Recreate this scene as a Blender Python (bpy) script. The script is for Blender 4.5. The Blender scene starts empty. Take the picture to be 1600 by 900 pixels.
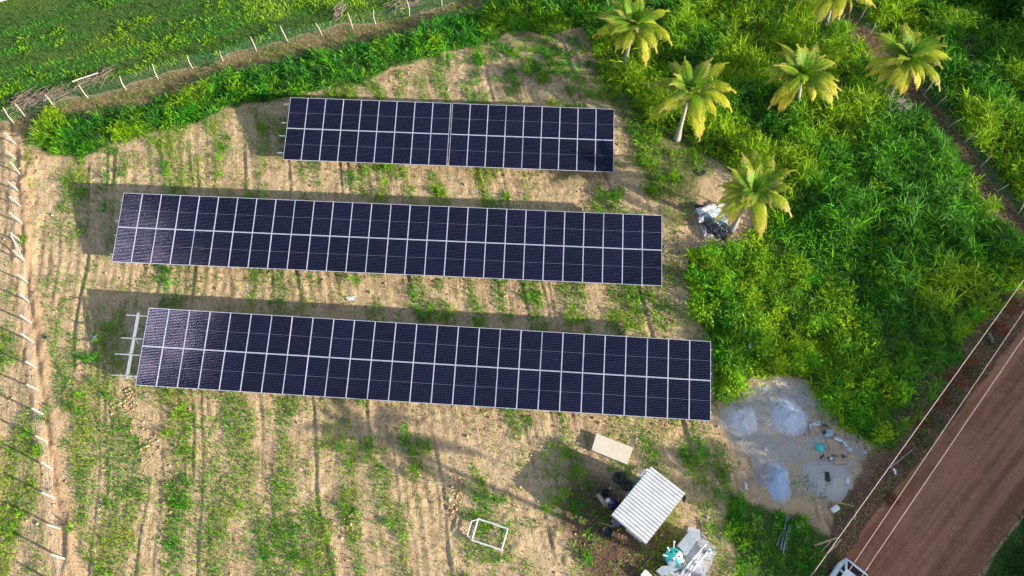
import bpy, bmesh, math, random
import numpy as np
from mathutils import Matrix, Vector
random.seed(7); rng = np.random.default_rng(11)
R = math.radians
scene = bpy.context.scene
col = scene.collection

# ------------------------------------------------------------------ camera model (fitted from the rows of panels)
FPX, TH, RO, HC = 1170.5, 0.457141, 0.0083164, 39.918
F_ = np.array([0, math.sin(TH), -math.cos(TH)]); r0 = np.array([1., 0, 0]); u0 = np.array([0, math.cos(TH), math.sin(TH)])
R_ = math.cos(RO)*r0 + math.sin(RO)*u0; U_ = math.cos(RO)*u0 - math.sin(RO)*r0
def G(px, py, z=0.0):
    """ground position (at height z) of a photo pixel"""
    d = (px-800)/FPX*R_ - (py-450)/FPX*U_ + F_
    t = (z-HC)/d[2]
    return Vector((d[0]*t, d[1]*t, z))
def GP(pts, z=0.0): return np.array([G(a, b, z)[:2] for a, b in pts])

SUN_EL, SHADOW_AZ = R(19.5), R(157.5)
SUN_AZ = SHADOW_AZ + math.pi            # direction (from +x) towards the sun

# ------------------------------------------------------------------ numpy noise
def vnoise(x, y, s, seed=0):
    r = np.random.default_rng(1000+seed); T = r.random((256, 256))
    x = x/s + seed*13.7; y = y/s + seed*7.3
    xi = np.floor(x).astype(int); yi = np.floor(y).astype(int); fx = x-xi; fy = y-yi
    fx = fx*fx*(3-2*fx); fy = fy*fy*(3-2*fy)
    a = T[xi & 255, yi & 255]; b = T[(xi+1) & 255, yi & 255]; c = T[xi & 255, (yi+1) & 255]; d = T[(xi+1) & 255, (yi+1) & 255]
    return (a*(1-fx)+b*fx)*(1-fy)+(c*(1-fx)+d*fx)*fy
def fbm(x, y, s, seed=0, o=4):
    t = 0; a = 1; n = 0
    for k in range(o): t = t+a*vnoise(x, y, s/2**k, seed+k); n += a; a *= .5
    return t/n
def sstep(a, b, v): t = np.clip((v-a)/(b-a), 0, 1); return t*t*(3-2*t)
def sdist(P, x, y):
    """signed distance to polygon, positive inside"""
    P = np.asarray(P); d = np.full(x.shape, 1e9); ins = np.zeros(x.shape, bool)
    for i in range(len(P)):
        ax, ay = P[i]; bx, by = P[(i+1) % len(P)]; ex, ey = bx-ax, by-ay
        t = np.clip(((x-ax)*ex+(y-ay)*ey)/(ex*ex+ey*ey+1e-12), 0, 1)
        d = np.minimum(d, np.hypot(x-ax-t*ex, y-ay-t*ey))
        if abs(ey) > 1e-9:
            ins ^= ((ay > y) != (by > y)) & (x < ex*(y-ay)/ey+ax)
    return np.where(ins, d, -d)
def ldist(P, x, y):
    d = np.full(x.shape, 1e9)
    for i in range(len(P)-1):
        ax, ay = P[i]; bx, by = P[i+1]; ex, ey = bx-ax, by-ay
        t = np.clip(((x-ax)*ex+(y-ay)*ey)/(ex*ex+ey*ey+1e-12), 0, 1)
        d = np.minimum(d, np.hypot(x-ax-t*ex, y-ay-t*ey))
    return d

# ------------------------------------------------------------------ regions, traced on the photo and laid on the ground
PASTURE = GP([(-400, -200), (900, -200), (770, -12), (690, 8), (639, 22), (587, 33), (551, 41), (504, 52), (451, 63), (401, 77), (348, 91), (301, 103), (247, 120), (197, 136), (138, 150), (88, 166), (40, 180), (22, 190), (-60, 215), (-400, 330)])
BAND = GP([(48, 212), (70, 186), (150, 180), (215, 168), (265, 150), (345, 125), (430, 104), (500, 86), (560, 74), (625, 60), (660, 40), (760, 14), (830, -20), (900, -40), (905, 40), (868, 50), (800, 52), (760, 66), (690, 82), (650, 98), (600, 108), (560, 134), (470, 146), (425, 158), (350, 172), (305, 188), (240, 206), (170, 226), (100, 246), (62, 238)])
JUNGLE = GP([(880, -200), (1900, -200), (1900, 430), (1650, 405), (1616, 432), (1580, 462), (1524, 512), (1490, 556), (1460, 602), (1424, 650), (1390, 696), (1345, 690), (1318, 668), (1290, 632), (1255, 592), (1225, 578), (1180, 585), (1145, 605), (1120, 622), (1112, 560), (1098, 520), (1078, 480), (1068, 430), (1085, 396), (1130, 388), (1185, 366), (1205, 330), (1160, 285), (1120, 245), (1060, 222), (1010, 195), (985, 150), (945, 118), (925, 60), (905, 30)])
LOWWEED = GP([(925, 60), (945, 150), (968, 190), (985, 240), (1000, 310), (1050, 318), (1075, 300), (1120, 250), (1060, 222), (1010, 195), (985, 150), (945, 118)])
BUSH = GP([(1085, 400), (1180, 375), (1250, 400), (1300, 470), (1420, 540), (1420, 640), (1370, 690), (1325, 672), (1290, 632), (1255, 592), (1180, 585), (1120, 620), (1112, 560), (1085, 490), (1070, 430)])
TRACK = GP([(1290, -60), (1318, 20), (1352, 55), (1388, 92), (1432, 150), (1478, 208), (1524, 262), (1566, 318), (1616, 384), (1680, 430)])
ROAD = GP([(1950, 60), (1660, 452), (1590, 530), (1520, 622), (1462, 700), (1405, 765), (1352, 830), (1300, 915), (1200, 1100), (1450, 1150), (1530, 915), (1562, 862), (1620, 780), (1700, 640), (2100, 120)])
VERGE = GP([(1950, 20), (1620, 392), (1560, 452), (1500, 505), (1440, 592), (1375, 690), (1345, 720), (1300, 830), (1240, 920), (1150, 1100), (1250, 1100), (1300, 915), (1352, 830), (1405, 765), (1462, 700), (1520, 622), (1590, 530), (1660, 452), (1950, 60)])
GRAVEL = GP([(1135, 625), (1180, 600), (1215, 585), (1255, 592), (1300, 640), (1348, 688), (1350, 715), (1322, 740), (1300, 790), (1258, 778), (1215, 782), (1190, 765), (1180, 720), (1150, 690), (1130, 660)])
LOWRIGHT = GP([(1140, 770), (1200, 790), (1260, 800), (1310, 845), (1290, 900), (1230, 960), (1120, 960), (1150, 900), (1130, 830)])
EASTBANK = GP([(1740, 690), (1616, 776), (1560, 848), (1526, 900), (1530, 960), (1500, 1100), (2200, 1100), (2200, 300)])
FENCELANE = GP([(12, 178), (26, 250), (30, 330), (38, 420), (52, 520), (66, 620), (82, 740), (100, 870), (112, 960)])
SHEDYARD = GP([(840, 690), (905, 680), (1010, 700), (1100, 740), (1150, 800), (1150, 960), (900, 960), (870, 850), (860, 770)])
CLEAR = GP([(985, 240), (1100, 250), (1180, 300), (1195, 350), (1140, 390), (1080, 395), (1060, 440), (1078, 500), (1110, 560), (1130, 640), (1180, 720), (1120, 740), (1060, 660), (1020, 500), (1030, 420), (1000, 320), (960, 260)])
FIELD = GP([(-300, 240), (30, 205), (150, 236), (300, 190), (430, 160), (560, 134), (690, 84), (800, 60), (900, 50), (945, 150), (985, 240), (1050, 330), (1075, 420), (1080, 480), (1112, 560), (1125, 640), (1140, 700), (1150, 800), (1140, 1000), (-300, 1100)])
C12, S12 = math.cos(R(12)), math.sin(R(12))
def rowcoord(x, y):   # s across the furrows, t along them
    w = (fbm(x, y, 9, 50, 2)-.5)*1.2
    return x*C12+y*S12+w, -x*S12+y*C12
PILES = [  # gravel heaps: centre px, radius x, y (m), height
 (1161, 656, 1.0, .95, .22), (1232, 650, 1.15, 1.2, .28), (1214, 752, .85, 1.15, .25), (1292, 750, 1.35, 1.25, .3)]

def hz(x, y, fine=True):
    x = np.asarray(x, float); y = np.asarray(y, float)
    s, t = rowcoord(x, y)
    f = sstep(-.5, .8, sdist(FIELD, x, y))
    yard = sstep(-1, 1, sdist(SHEDYARD, x, y)); 
    clear = sstep(-.6, .6, sdist(CLEAR, x, y))
    amp = f*(1-.85*yard)*(1-.8*clear)*(0.25+1.1*sstep(.35, .7, fbm(x, y, 5, 3, 2)))
    sw = s+.10*(fbm(x, y, 1.7, 5, 3)-.5)
    ridge = np.sin(sw*2*math.pi/.55)*.35*sstep(.35, .6, fbm(s*.8, t*.3, 1.5, 6, 2))*2+(fbm(sw, t*.10, .55, 7, 3)-.5)*3.2
    z = amp*.027*ridge
    # lone deeper drill and tyre lines, each fading in and out along its length
    rg = np.random.default_rng(5)
    for s0 in rg.uniform(-32, 22, 40):
        if s0 < -34: continue
        wd = .07+.05*rg.random(); dd = .04+.05*rg.random(); q = rg.uniform(0, 50)
        sl_ = s+.30*(vnoise(t, t*0+q, 3.1, 9)-.5)-s0
        near = np.abs(sl_) < .5
        z = np.where(near, z+f*(1-yard)*sstep(.45, .6, vnoise(t, t*0+q, 4.2, 11))*dd*.8*(.7*np.exp(-((sl_-wd*1.6)/wd)**2)-np.exp(-(sl_/wd)**2)), z)
    z = z+.05*(fbm(x, y, 6, 8, 2)-.5)
    z = z+(.055*(fbm(x, y, .34, 9, 2)-.5))*(f*.9+.35)
    z = z+.10*sstep(.62, .8, fbm(x, y, 1.3, 14, 3))*f*sstep(.55, .7, fbm(x, y, 7, 15, 2))
    # trench along the concrete post fence
    dl = ldist(FENCELANE, x, y); z = z+.10*np.exp(-((dl-.35)/.3)**2)*sstep(.3, .6, fbm(x, y, 1.2, 16, 2))-.06*np.exp(-(dl/.18)**2)
    # road bed, lower than the verge, with long wheel ruts
    rd = sdist(ROAD, x, y); k = sstep(-.9, .5, rd)
    z = z-.30*k+.05*k*(fbm((x*.6+y*.8)*.12, (x*.8-y*.6), .8, 20, 3)-.5)
    vg = sstep(-.3, 1.0, sdist(VERGE, x, y)); z = z+.10*vg*(fbm(x, y, 1.1, 22, 3)-.3)
    for px, py, rx, ry, h in PILES:
        c = G(px, py); d = np.hypot((x-c.x)/rx, (y-c.y)/ry); z = np.where(d < 1.05, np.minimum(z, .0)-.02, z)
    return z

# ------------------------------------------------------------------ helpers
def meta(o, label=None, cat=None, group=None, kind=None):
    if label: o['label'] = label
    if cat: o['category'] = cat
    if group: o['group'] = group
    if kind: o['kind'] = kind
    return o
def link(name, me, mat=None, parent=None, smooth=False, loc=None, rot=None):
    o = bpy.data.objects.new(name, me); col.objects.link(o)
    if mat is not None:
        for m_ in (mat if isinstance(mat, (list, tuple)) else [mat]): me.materials.append(m_)
    if smooth: me.polygons.foreach_set('use_smooth', [True]*len(me.polygons))
    if parent is not None: o.parent = parent
    if loc is not None: o.location = loc
    if rot is not None: o.rotation_euler = rot
    return o
def empty(name, loc, rz=0, **k):
    o = bpy.data.objects.new(name, None); o.empty_display_size = .3; col.objects.link(o)
    o.location = loc; o.rotation_euler = (0, 0, rz); meta(o, **k); return o
class MB:
    def __init__(s): s.v = []; s.f = []; s.m = []
    def add(s, vs, fs, mi=0):
        b = len(s.v); s.v += [tuple(p) for p in vs]; s.f += [tuple(b+i for i in f) for f in fs]; s.m += [mi]*len(fs); return s
    def box(s, c, d, rz=0, M=None, mi=0, taper=1.0):
        x, y, z = d[0]/2, d[1]/2, d[2]/2
        vs = [Vector((sx*x*(taper if sz > 0 else 1), sy*y*(taper if sz > 0 else 1), sz*z)) for sz in (-1, 1) for sy in (-1, 1) for sx in (-1, 1)]
        m = Matrix.Translation(Vector(c)) @ (Matrix.Rotation(rz, 4, 'Z') if M is None else M)
        return s.add([m @ v for v in vs], [(0, 2, 3, 1), (4, 5, 7, 6), (0, 1, 5, 4), (2, 6, 7, 3), (0, 4, 6, 2), (1, 3, 7, 5)], mi)
    def tube(s, pts, rad, n=8, mi=0, cap=True):
        pts = [Vector(p) for p in pts]; rad = rad if isinstance(rad, (list, tuple)) else [rad]*len(pts)
        rings = []; prev = None
        for i, p in enumerate(pts):
            t = (pts[min(i+1, len(pts)-1)]-pts[max(i-1, 0)]).normalized()
            a = prev if prev is not None else (Vector((0, 0, 1)) if abs(t.z) < .9 else Vector((1, 0, 0)))
            a = (a-t*a.dot(t)).normalized(); prev = a; b = t.cross(a)
            rings.append([p+(a*math.cos(q*2*math.pi/n)+b*math.sin(q*2*math.pi/n))*rad[i] for q in range(n)])
        vs = [v for r in rings for v in r]; fs = []
        for i in range(len(pts)-1):
            for q in range(n): fs.append((i*n+q, i*n+(q+1) % n, (i+1)*n+(q+1) % n, (i+1)*n+q))
        if cap: fs.append(tuple(range(n-1, -1, -1))); fs.append(tuple(len(vs)-n+q for q in range(n)))
        return s.add(vs, fs, mi)
    def lathe(s, prof, n=20, c=(0, 0, 0), mi=0, M=None):
        m = Matrix.Translation(Vector(c)) @ (M if M is not None else Matrix.Identity(4))
        vs = [m @ Vector((r*math.cos(a*2*math.pi/n), r*math.sin(a*2*math.pi/n), z)) for r, z in prof for a in range(n)]
        fs = [(i*n+a, i*n+(a+1) % n, (i+1)*n+(a+1) % n, (i+1)*n+a) for i in range(len(prof)-1) for a in range(n)]
        return s.add(vs, fs, mi)
    def mesh(s, name):
        me = bpy.data.meshes.new(name); me.from_pydata(s.v, [], s.f); me.update()
        if any(s.m): me.polygons.foreach_set('material_index', s.m)
        return me
    def build(s, name, mat, parent=None, smooth=False, bevel=0, loc=None, rot=None):
        o = link(name, s.mesh(name), mat, parent, smooth, loc, rot)
        if bevel:
            b = o.modifiers.new('b', 'BEVEL'); b.width = bevel; b.segments = 2; b.limit_method = 'ANGLE'
        return o
def npmesh(name, V, Q, colr=None):
    """big mesh from arrays: V (n,3), Q (m,4), optional per vertex colour (n,3)"""
    me = bpy.data.meshes.new(name); me.vertices.add(len(V)); me.vertices.foreach_set('co', np.ascontiguousarray(V, np.float32).ravel())
    me.loops.add(Q.size); me.loops.foreach_set('vertex_index', np.ascontiguousarray(Q, np.int32).ravel())
    me.polygons.add(len(Q)); me.polygons.foreach_set('loop_start', np.arange(0, Q.size, Q.shape[1], dtype=np.int32))
    me.update(calc_edges=True)
    if colr is not None:
        for nm, cc in (colr.items() if isinstance(colr, dict) else [('tint', colr)]):
            a = me.color_attributes.new(nm, 'FLOAT_COLOR', 'POINT')
            a.data.foreach_set('color', np.concatenate([cc, np.ones((len(cc), 1))], 1).astype(np.float32).ravel())
    return me

# ------------------------------------------------------------------ materials
class NT:
    def __init__(s, name):
        s.m = bpy.data.materials.new(name); s.m.use_nodes = True; s.t = s.m.node_tree; s.t.nodes.clear()
        s.out = s.n('ShaderNodeOutputMaterial')
    def n(s, typ, **k):
        nd = s.t.nodes.new(typ)
        for a, b in k.items(): setattr(nd, a, b)
        return nd
    def l(s, a, b): s.t.links.new(a, b)
    def put(s, sock, v):
        if hasattr(v, 'links'): s.l(v, sock)
        elif isinstance(v, (tuple, list)) and len(v) == 3 and sock.type == 'RGBA': sock.default_value = (*v, 1)
        else: sock.default_value = v
    def mix(s, f, a, b, mode='MIX'):
        x = s.n('ShaderNodeMix', data_type='RGBA', blend_type=mode); s.put(x.inputs[0], f); s.put(x.inputs[6], a); s.put(x.inputs[7], b); return x.outputs[2]
    def math(s, op, a, b=0.0, c=None, clamp=False):
        x = s.n('ShaderNodeMath', operation=op, use_clamp=clamp); s.put(x.inputs[0], a); s.put(x.inputs[1], b)
        if c is not None: s.put(x.inputs[2], c)
        return x.outputs[0]
    def ramp(s, v, stops):
        x = s.n('ShaderNodeValToRGB'); s.l(v, x.inputs[0]); e = x.color_ramp.elements
        while len(e) < len(stops): e.new(.5)
        for i, (p, c) in enumerate(stops): e[i].position = p; e[i].color = (*c, 1) if isinstance(c, (tuple, list)) else (c, c, c, 1)
        return x.outputs[0]
    def noise(s, scale, det=3, rough=.55, vec=None, dist=0):
        x = s.n('ShaderNodeTexNoise'); x.inputs['Scale'].default_value = scale; x.inputs['Detail'].default_value = det
        x.inputs['Roughness'].default_value = rough; x.inputs['Distortion'].default_value = dist
        s.l(vec if vec is not None else s.obj(), x.inputs['Vector']); return x.outputs['Fac']
    def obj(s):
        if not hasattr(s, '_o'): s._o = s.n('ShaderNodeTexCoord').outputs['Object']
        return s._o
    def bsdf(s, base, rough=.8, metal=0, spec=.5, bump=None, bstr=.3, bdist=.02, coat=0):
        b = s.n('ShaderNodeBsdfPrincipled'); s.put(b.inputs['Base Color'], base); s.put(b.inputs['Roughness'], rough)
        s.put(b.inputs['Metallic'], metal); s.put(b.inputs['Specular IOR Level'], spec); s.put(b.inputs['Coat Weight'], coat)
        if bump is not None:
            k = s.n('ShaderNodeBump'); k.inputs['Strength'].default_value = bstr; k.inputs['Distance'].default_value = bdist
            s.l(bump, k.inputs['Height']); s.l(k.outputs[0], b.inputs['Normal'])
        s.l(b.outputs[0], s.out.inputs[0]); return b
def simple(name, c, rough=.7, metal=0, var=.25, scale=6, bump=.2, spec=.5, dirt=None, coat=0):
    t = NT(name); n = t.noise(scale, 4, .6); n2 = t.noise(scale*7, 3, .6)
    a = tuple(min(1, v*(1+var*.6)) for v in c); b = tuple(v*(1-var) for v in c)
    base = t.mix(t.ramp(n, [(.3, 0.), (.7, 1.)]), b, a)
    if dirt: base = t.mix(t.math('MULTIPLY', t.ramp(t.noise(scale*.6, 5, .7), [(.5, 0.), (.75, 1.)]), .6), base, dirt)
    t.bsdf(base, rough, metal, spec, n2, bump, .01, coat); return t.m
def leafmat(name, rough=.55, trans=.3, spec=.35, gain=1.15):
    t = NT(name); a = t.n('ShaderNodeAttribute', attribute_name='tint').outputs['Color']
    n = t.noise(14, 2, .5); c = t.mix(t.ramp(n, [(.3, 0.), (.7, 1.)]), t.mix(1., a, (.88, .94, .78), 'MULTIPLY'), t.mix(1., a, (1.18*gain, 1.15*gain, 1.1*gain), 'MULTIPLY'))
    b = t.n('ShaderNodeBsdfPrincipled'); t.l(c, b.inputs['Base Color']); b.inputs['Roughness'].default_value = rough; b.inputs['Specular IOR Level'].default_value = spec
    tr = t.n('ShaderNodeBsdfTranslucent'); t.l(t.mix(1., c, (1.25, 1.3, .55), 'MULTIPLY'), tr.inputs['Color'])
    ms = t.n('ShaderNodeMixShader'); ms.inputs[0].default_value = trans; t.l(b.outputs[0], ms.inputs[1]); t.l(tr.outputs[0], ms.inputs[2]); t.l(ms.outputs[0], t.out.inputs[0])
    return t.m
LEAF = leafmat('leaf', .7, .3, .08); GRASSM = leafmat('grass_blade', .6, .32, .10); DRYM = leafmat('dry_blade', .8, .15, .2)
STEEL = simple('galvanised_steel', (.42, .48, .47), .42, .55, .15, 9, .05)
ALU = simple('anodised_aluminium', (.50, .52, .62), .38, .25, .06, 5, .02)
WHITEP = simple('white_painted_steel', (.66, .66, .65), .4, 0, .08, 8, .05, dirt=(.5, .45, .38))
CONC = simple('concrete', (.52, .49, .45), .9, 0, .22, 7, .35)
CONCP = simple('concrete_post', (.42, .37, .32), .9, 0, .2, 9, .3)
WOOD = simple('weathered_wood', (.42, .35, .27), .85, 0, .35, 9, .4)
WOODP = simple('pale_cut_wood', (.55, .40, .22), .8, 0, .3, 9, .3)
BARK = simple('palm_bark', (.38, .34, .29), .9, 0, .35, 7, .5)
BARK2 = simple('tree_bark', (.16, .12, .09), .9, 0, .35, 7, .5)
PVC = simple('white_pvc', (.82, .82, .80), .35, 0, .05, 6, .02)
GREYPIPE = simple('grey_plastic_pipe', (.30, .33, .40), .45, 0, .2, 6, .05)
BLACK = simple('black_rubber', (.015, .015, .017), .55, 0, .3, 9, .2)
BLACKP = simple('black_plastic_sheet', (.03, .035, .05), .28, 0, .5, 5, .5)
TEAL = simple('teal_fibreglass', (.03, .50, .46), .3, 0, .1, 5, .05, coat=.3)
WHITEF = simple('white_fibreglass', (.80, .85, .84), .35, 0, .06, 5, .05)
CARD = simple('brown_cardboard', (.42, .30, .20), .85, 0, .2, 5, .2)
SHEETW = simple('white_sheet', (.62, .64, .66), .5, 0, .08, 4, .2)
SHEETG = simple('grey_sheet', (.34, .42, .48), .45, 0, .25, 4, .4)
GREYMET = simple('grey_blue_metal', (.36, .43, .47), .5, .2, .18, 4, .1, dirt=(.35, .3, .25))
CREAM = simple('cream_board', (.62, .55, .42), .7, 0, .14, 4, .1, dirt=(.60, .50, .36))
BLUEC = simple('dark_blue_cloth', (.018, .018, .16), .85, 0, .3, 12, .3)
GREYC = simple('grey_blue_cloth', (.13, .16, .26), .85, 0, .3, 12, .3)
SKIN = simple('skin', (.30, .16, .10), .6, 0, .1, 12, .05)
HAIR = simple('black_hair', (.012, .01, .01), .7, 0, .2, 20, .2)
REDM = simple('red_plastic', (.55, .06, .05), .4, 0, .1, 5, .05)
CARW = simple('white_car_paint', (.72, .76, .80), .25, 0, .03, 2, .0, coat=.8)
GLASSD = simple('dark_glass', (.015, .02, .028), .06, 0, .1, 2, 0, .6)
WIREM = simple('fence_wire', (.42, .47, .46), .5, .4, .15, 6, .05)
CABLE = simple('bare_cable', (.40, .32, .29), .6, .2, .15, 6, .05)

_a, _b = G(1352, 830), G(1660, 452); ROADANG = math.atan2(_b.y-_a.y, _b.x-_a.x)
def ground_mat():
    t = NT('field_soil'); A1 = t.n('ShaderNodeAttribute', attribute_name='m1').outputs['Color']; A2 = t.n('ShaderNodeAttribute', attribute_name='m2').outputs['Color']
    s1 = t.n('ShaderNodeSeparateColor'); t.l(A1, s1.inputs[0]); s2 = t.n('ShaderNodeSeparateColor'); t.l(A2, s2.inputs[0])
    road, grav, orng = s1.outputs; green, litter_shade, dry = s2.outputs
    nb = t.noise(.35, 3, .5); nm = t.noise(2.2, 5, .62); nf = t.noise(9, 5, .7); nff = t.noise(26, 3, .6)
    sand = t.mix(t.ramp(nm, [(.32, 0.), (.68, 1.)]), (.44, .315, .18), (.64, .475, .285))
    sand = t.mix(t.math('MULTIPLY', t.ramp(nb, [(.4, 0.), (.65, 1.)]), .5), sand, (.46, .31, .195))
    sand = t.mix(t.ramp(nf, [(.32, .7), (.48, 0.)]), sand, (.19, .125, .07))
    sand = t.mix(t.math('MULTIPLY', t.ramp(nff, [(.55, 0.), (.7, 1.)]), .5), sand, (.70, .55, .36))
    spr = t.n('ShaderNodeSeparateXYZ'); t.l(t.obj(), spr.inputs[0]); wv_ = t.math('MULTIPLY', t.math('SUBTRACT', t.noise(.11, 2), .5), 1.6)
    rs = t.math('ADD', t.math('ADD', t.math('MULTIPLY', spr.outputs[0], C12), t.math('MULTIPLY', spr.outputs[1], S12)), wv_); rt = t.math('ADD', t.math('MULTIPLY', spr.outputs[0], -S12*.14), t.math('MULTIPLY', spr.outputs[1], C12*.14))
    cbr = t.n('ShaderNodeCombineXYZ'); t.l(rs, cbr.inputs[0]); t.l(rt, cbr.inputs[1]); drill = t.noise(3.4, 3, .6, cbr.outputs[0])
    dsel = t.ramp(t.noise(.5, 3), [(.4, .15), (.6, 1.)])
    sand = t.mix(t.math('MULTIPLY', t.ramp(drill, [(.36, .75), (.47, 0.)]), dsel), sand, (.22, .145, .085))
    g = t.mix(t.ramp(nf, [(.35, 0.), (.65, 1.)]), (.035, .075, .016), (.10, .17, .035))
    def edge(mask, lo=.35, hi=.65, amt=.55):   # breaks a soft mask up with fine noise
        v = t.math('ADD', mask, t.math('MULTIPLY', t.math('SUBTRACT', nf, .5), amt*2)); return t.ramp(v, [(lo, 0.), (hi, 1.)])
    c = t.mix(edge(orng), sand, t.mix(nm, (.50, .31, .17), (.64, .44, .26)))
    c = t.mix(edge(dry), c, t.mix(t.ramp(nf, [(.35, 0.), (.65, 1.)]), (.17, .125, .065), (.38, .28, .15)))
    c = t.mix(edge(green), c, g)
    c = t.mix(edge(litter_shade), c, t.mix(t.ramp(nf, [(.35, 0.), (.65, 1.)]), (.06, .036, .024), (.20, .125, .085)))  # brown of real litter, also carrying the shade painted by the shed and gap
    gr = t.mix(t.ramp(nff, [(.35, 0.), (.65, 1.)]), (.27, .27, .27), (.52, .51, .50)); gr = t.mix(t.ramp(nm, [(.35, 0.), (.6, .8)]), gr, (.52, .43, .32))
    c = t.mix(edge(grav), c, gr)
    sp = t.n('ShaderNodeSeparateXYZ'); t.l(t.obj(), sp.inputs[0]); ca, sa = math.cos(ROADANG), math.sin(ROADANG)
    u_ = t.math('ADD', t.math('MULTIPLY', sp.outputs[0], ca*.05), t.math('MULTIPLY', sp.outputs[1], sa*.05)); v_ = t.math('ADD', t.math('MULTIPLY', sp.outputs[0], -sa), t.math('MULTIPLY', sp.outputs[1], ca))
    cb = t.n('ShaderNodeCombineXYZ'); t.l(u_, cb.inputs[0]); t.l(v_, cb.inputs[1]); st = t.math('ADD', t.math('MULTIPLY', t.noise(1.5, 4, .6, cb.outputs[0], .15), .78), t.math('MULTIPLY', nm, .22))
    rc = t.mix(t.ramp(st, [(.42, 0.), (.58, 1.)]), (.30, .128, .070), (.48, .225, .130)); rc = t.mix(t.ramp(nf, [(.3, .6), (.45, 0.)]), rc, (.10, .052, .040))
    rc = t.mix(t.ramp(nb, [(.5, 0.), (.7, .5)]), rc, (.50, .235, .135))
    c = t.mix(edge(road, .4, .6, .3), c, rc)
    bmp = t.math('ADD', t.math('MULTIPLY', nf, 1.0), t.math('MULTIPLY', nff, .45)); bmp = t.math('ADD', bmp, t.math('MULTIPLY', nm, .6)); bmp = t.math('ADD', bmp, t.math('MULTIPLY', t.math('MULTIPLY', drill, dsel), t.math('MULTIPLY', t.math('SUBTRACT', 1., road), 1.6)))
    t.bsdf(c, .95, 0, .15, bmp, 1., .08); return t.m

# ------------------------------------------------------------------ ground sheet
def axis(lo, hi, step, far):
    a = np.arange(lo, hi+1e-6, step); g = [step*1.35**k for k in range(1, 60)]; o = []
    p = hi; 
    for q in g:
        p += q; o.append(p)
        if p > far: break
    n = []; p = lo
    for q in g:
        p -= q; n.append(p)
        if p < -far: break
    return np.array(n[::-1]+list(a)+o)
GX = axis(-42, 40, .085, 500); GY = axis(0, 50, .14, 500)
X, Y = np.meshgrid(GX, GY, indexing='ij'); xf, yf = X.ravel(), Y.ravel()
Z = hz(xf, yf)
nx, ny = len(GX), len(GY); ii, jj = np.meshgrid(np.arange(nx-1), np.arange(ny-1), indexing='ij'); a = (ii*ny+jj).ravel()
Q = np.stack([a, a+ny, a+ny+1, a+1], 1)
wx, wy = xf+1.2*(fbm(xf, yf, 2.2, 30, 3)-.5), yf+1.2*(fbm(xf, yf, 2.2, 31, 3)-.5)
def weed_density(x, y):
    s, t = rowcoord(x, y)
    n = .50*fbm(s, t*.13, .85, 40, 2)+.26*fbm(x, y, .7, 42, 3)+.24*fbm(x, y, 2.6, 44, 2)
    big = fbm(x, y, 11, 47, 2)
    d = sstep(.515, .60, n+.22*(big-.5)+.025*sstep(16, 6, y))
    # greener lower left, thinner in the alleys close to the rows and around the shed
    d = d*(1-.75*sstep(-.5, 1, sdist(CLEAR, x, y)))*(1-.45*sstep(-1, 1, sdist(SHEDYARD, x, y)))
    return d
m_field = sstep(-.3, .6, sdist(FIELD, wx, wy))
m_past = sstep(-.2, .4, sdist(PASTURE, wx, wy)); m_band = sstep(-.5, .3, sdist(BAND, wx, wy)); m_jun = sstep(-.5, .4, sdist(JUNGLE, wx, wy))
m_track = 1-sstep(.35, .85, ldist(TRACK, wx, wy)); m_road = sstep(-.15, .15, sdist(ROAD, xf+.4*(fbm(xf, yf, 1.2, 33, 3)-.5), yf)); m_verge = sstep(-.4, .3, sdist(VERGE, wx, wy))
m_grav = sstep(-.5, .5, sdist(GRAVEL, wx, wy)); m_low = sstep(-.5, .5, sdist(LOWWEED, wx, wy)); m_lr = sstep(-.5, .5, sdist(LOWRIGHT, wx, wy)); m_eb = sstep(-.5, .5, sdist(EASTBANK, wx, wy))
lane = ldist(FENCELANE, wx, wy); m_lane = np.exp(-((lane)/.75)**2)
topdry = (1-np.clip(m_field+m_past+m_band+m_jun, 0, 1))*(yf > 24)*(1-sstep(10, 14, xf))
out_far = sstep(40, 46, np.abs(xf))+sstep(46, 50, yf)
yard = sstep(-.8, .8, sdist(SHEDYARD, wx, wy)); clear = sstep(-.8, .8, sdist(CLEAR, wx, wy))
def spot(px, py, r): c = G(px, py); return np.exp(-((wx-c.x)**2+(wy-c.y)**2)/r**2)
orange = m_lane*.95+.5*clear*fbm(xf, yf, 2, 60, 3)+.42*yard*fbm(xf, yf, 2.5, 61, 3)+spot(145, 355, .6)+.5*spot(905, 165, .8)+spot(1010, 520, 1.2)*.6+spot(1045, 670, 1.3)*.7+spot(60, 250, 1.2)*.5+.5*spot(1260, 790, .8)+.8*spot(1400, 150, .8)*0
green = np.clip(m_past+m_band*.8+m_jun*.95+m_low*.45+m_lr*.8+m_eb+.38*weed_density(xf, yf)*m_field*(1-yard)+out_far, 0, 1)*(1-m_track)
litter_shade = np.clip(m_track*.85+m_verge*.62+.12*m_jun+.12*yard+(.5*spot(930, 820, 1.6)+.95*spot(1000, 880, 2.6)+.5*spot(900, 780, 2.)), 0, 1)  # track and verge litter; the spots paint the shade around the shed
shoulder = sstep(-1.8, -.3, sdist(ROAD, wx, wy))*(1-m_road)*(1-m_eb); litter_shade = litter_shade+.62*shoulder
darkgap = spot(1520, 70, 2.5); litter_shade = np.clip(litter_shade+darkgap, 0, 1)  # bare gap, with its tree shade painted into the ground colour
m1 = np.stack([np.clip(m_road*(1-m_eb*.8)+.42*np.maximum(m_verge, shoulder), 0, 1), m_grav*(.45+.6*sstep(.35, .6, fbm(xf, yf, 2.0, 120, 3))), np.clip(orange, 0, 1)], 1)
m2 = np.stack([green*(1-m_road)*(1-m_grav), litter_shade*(1-m_grav), np.clip(topdry*.8+.25*m_low+.2*m_grav, 0, 1)], 1)
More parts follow.
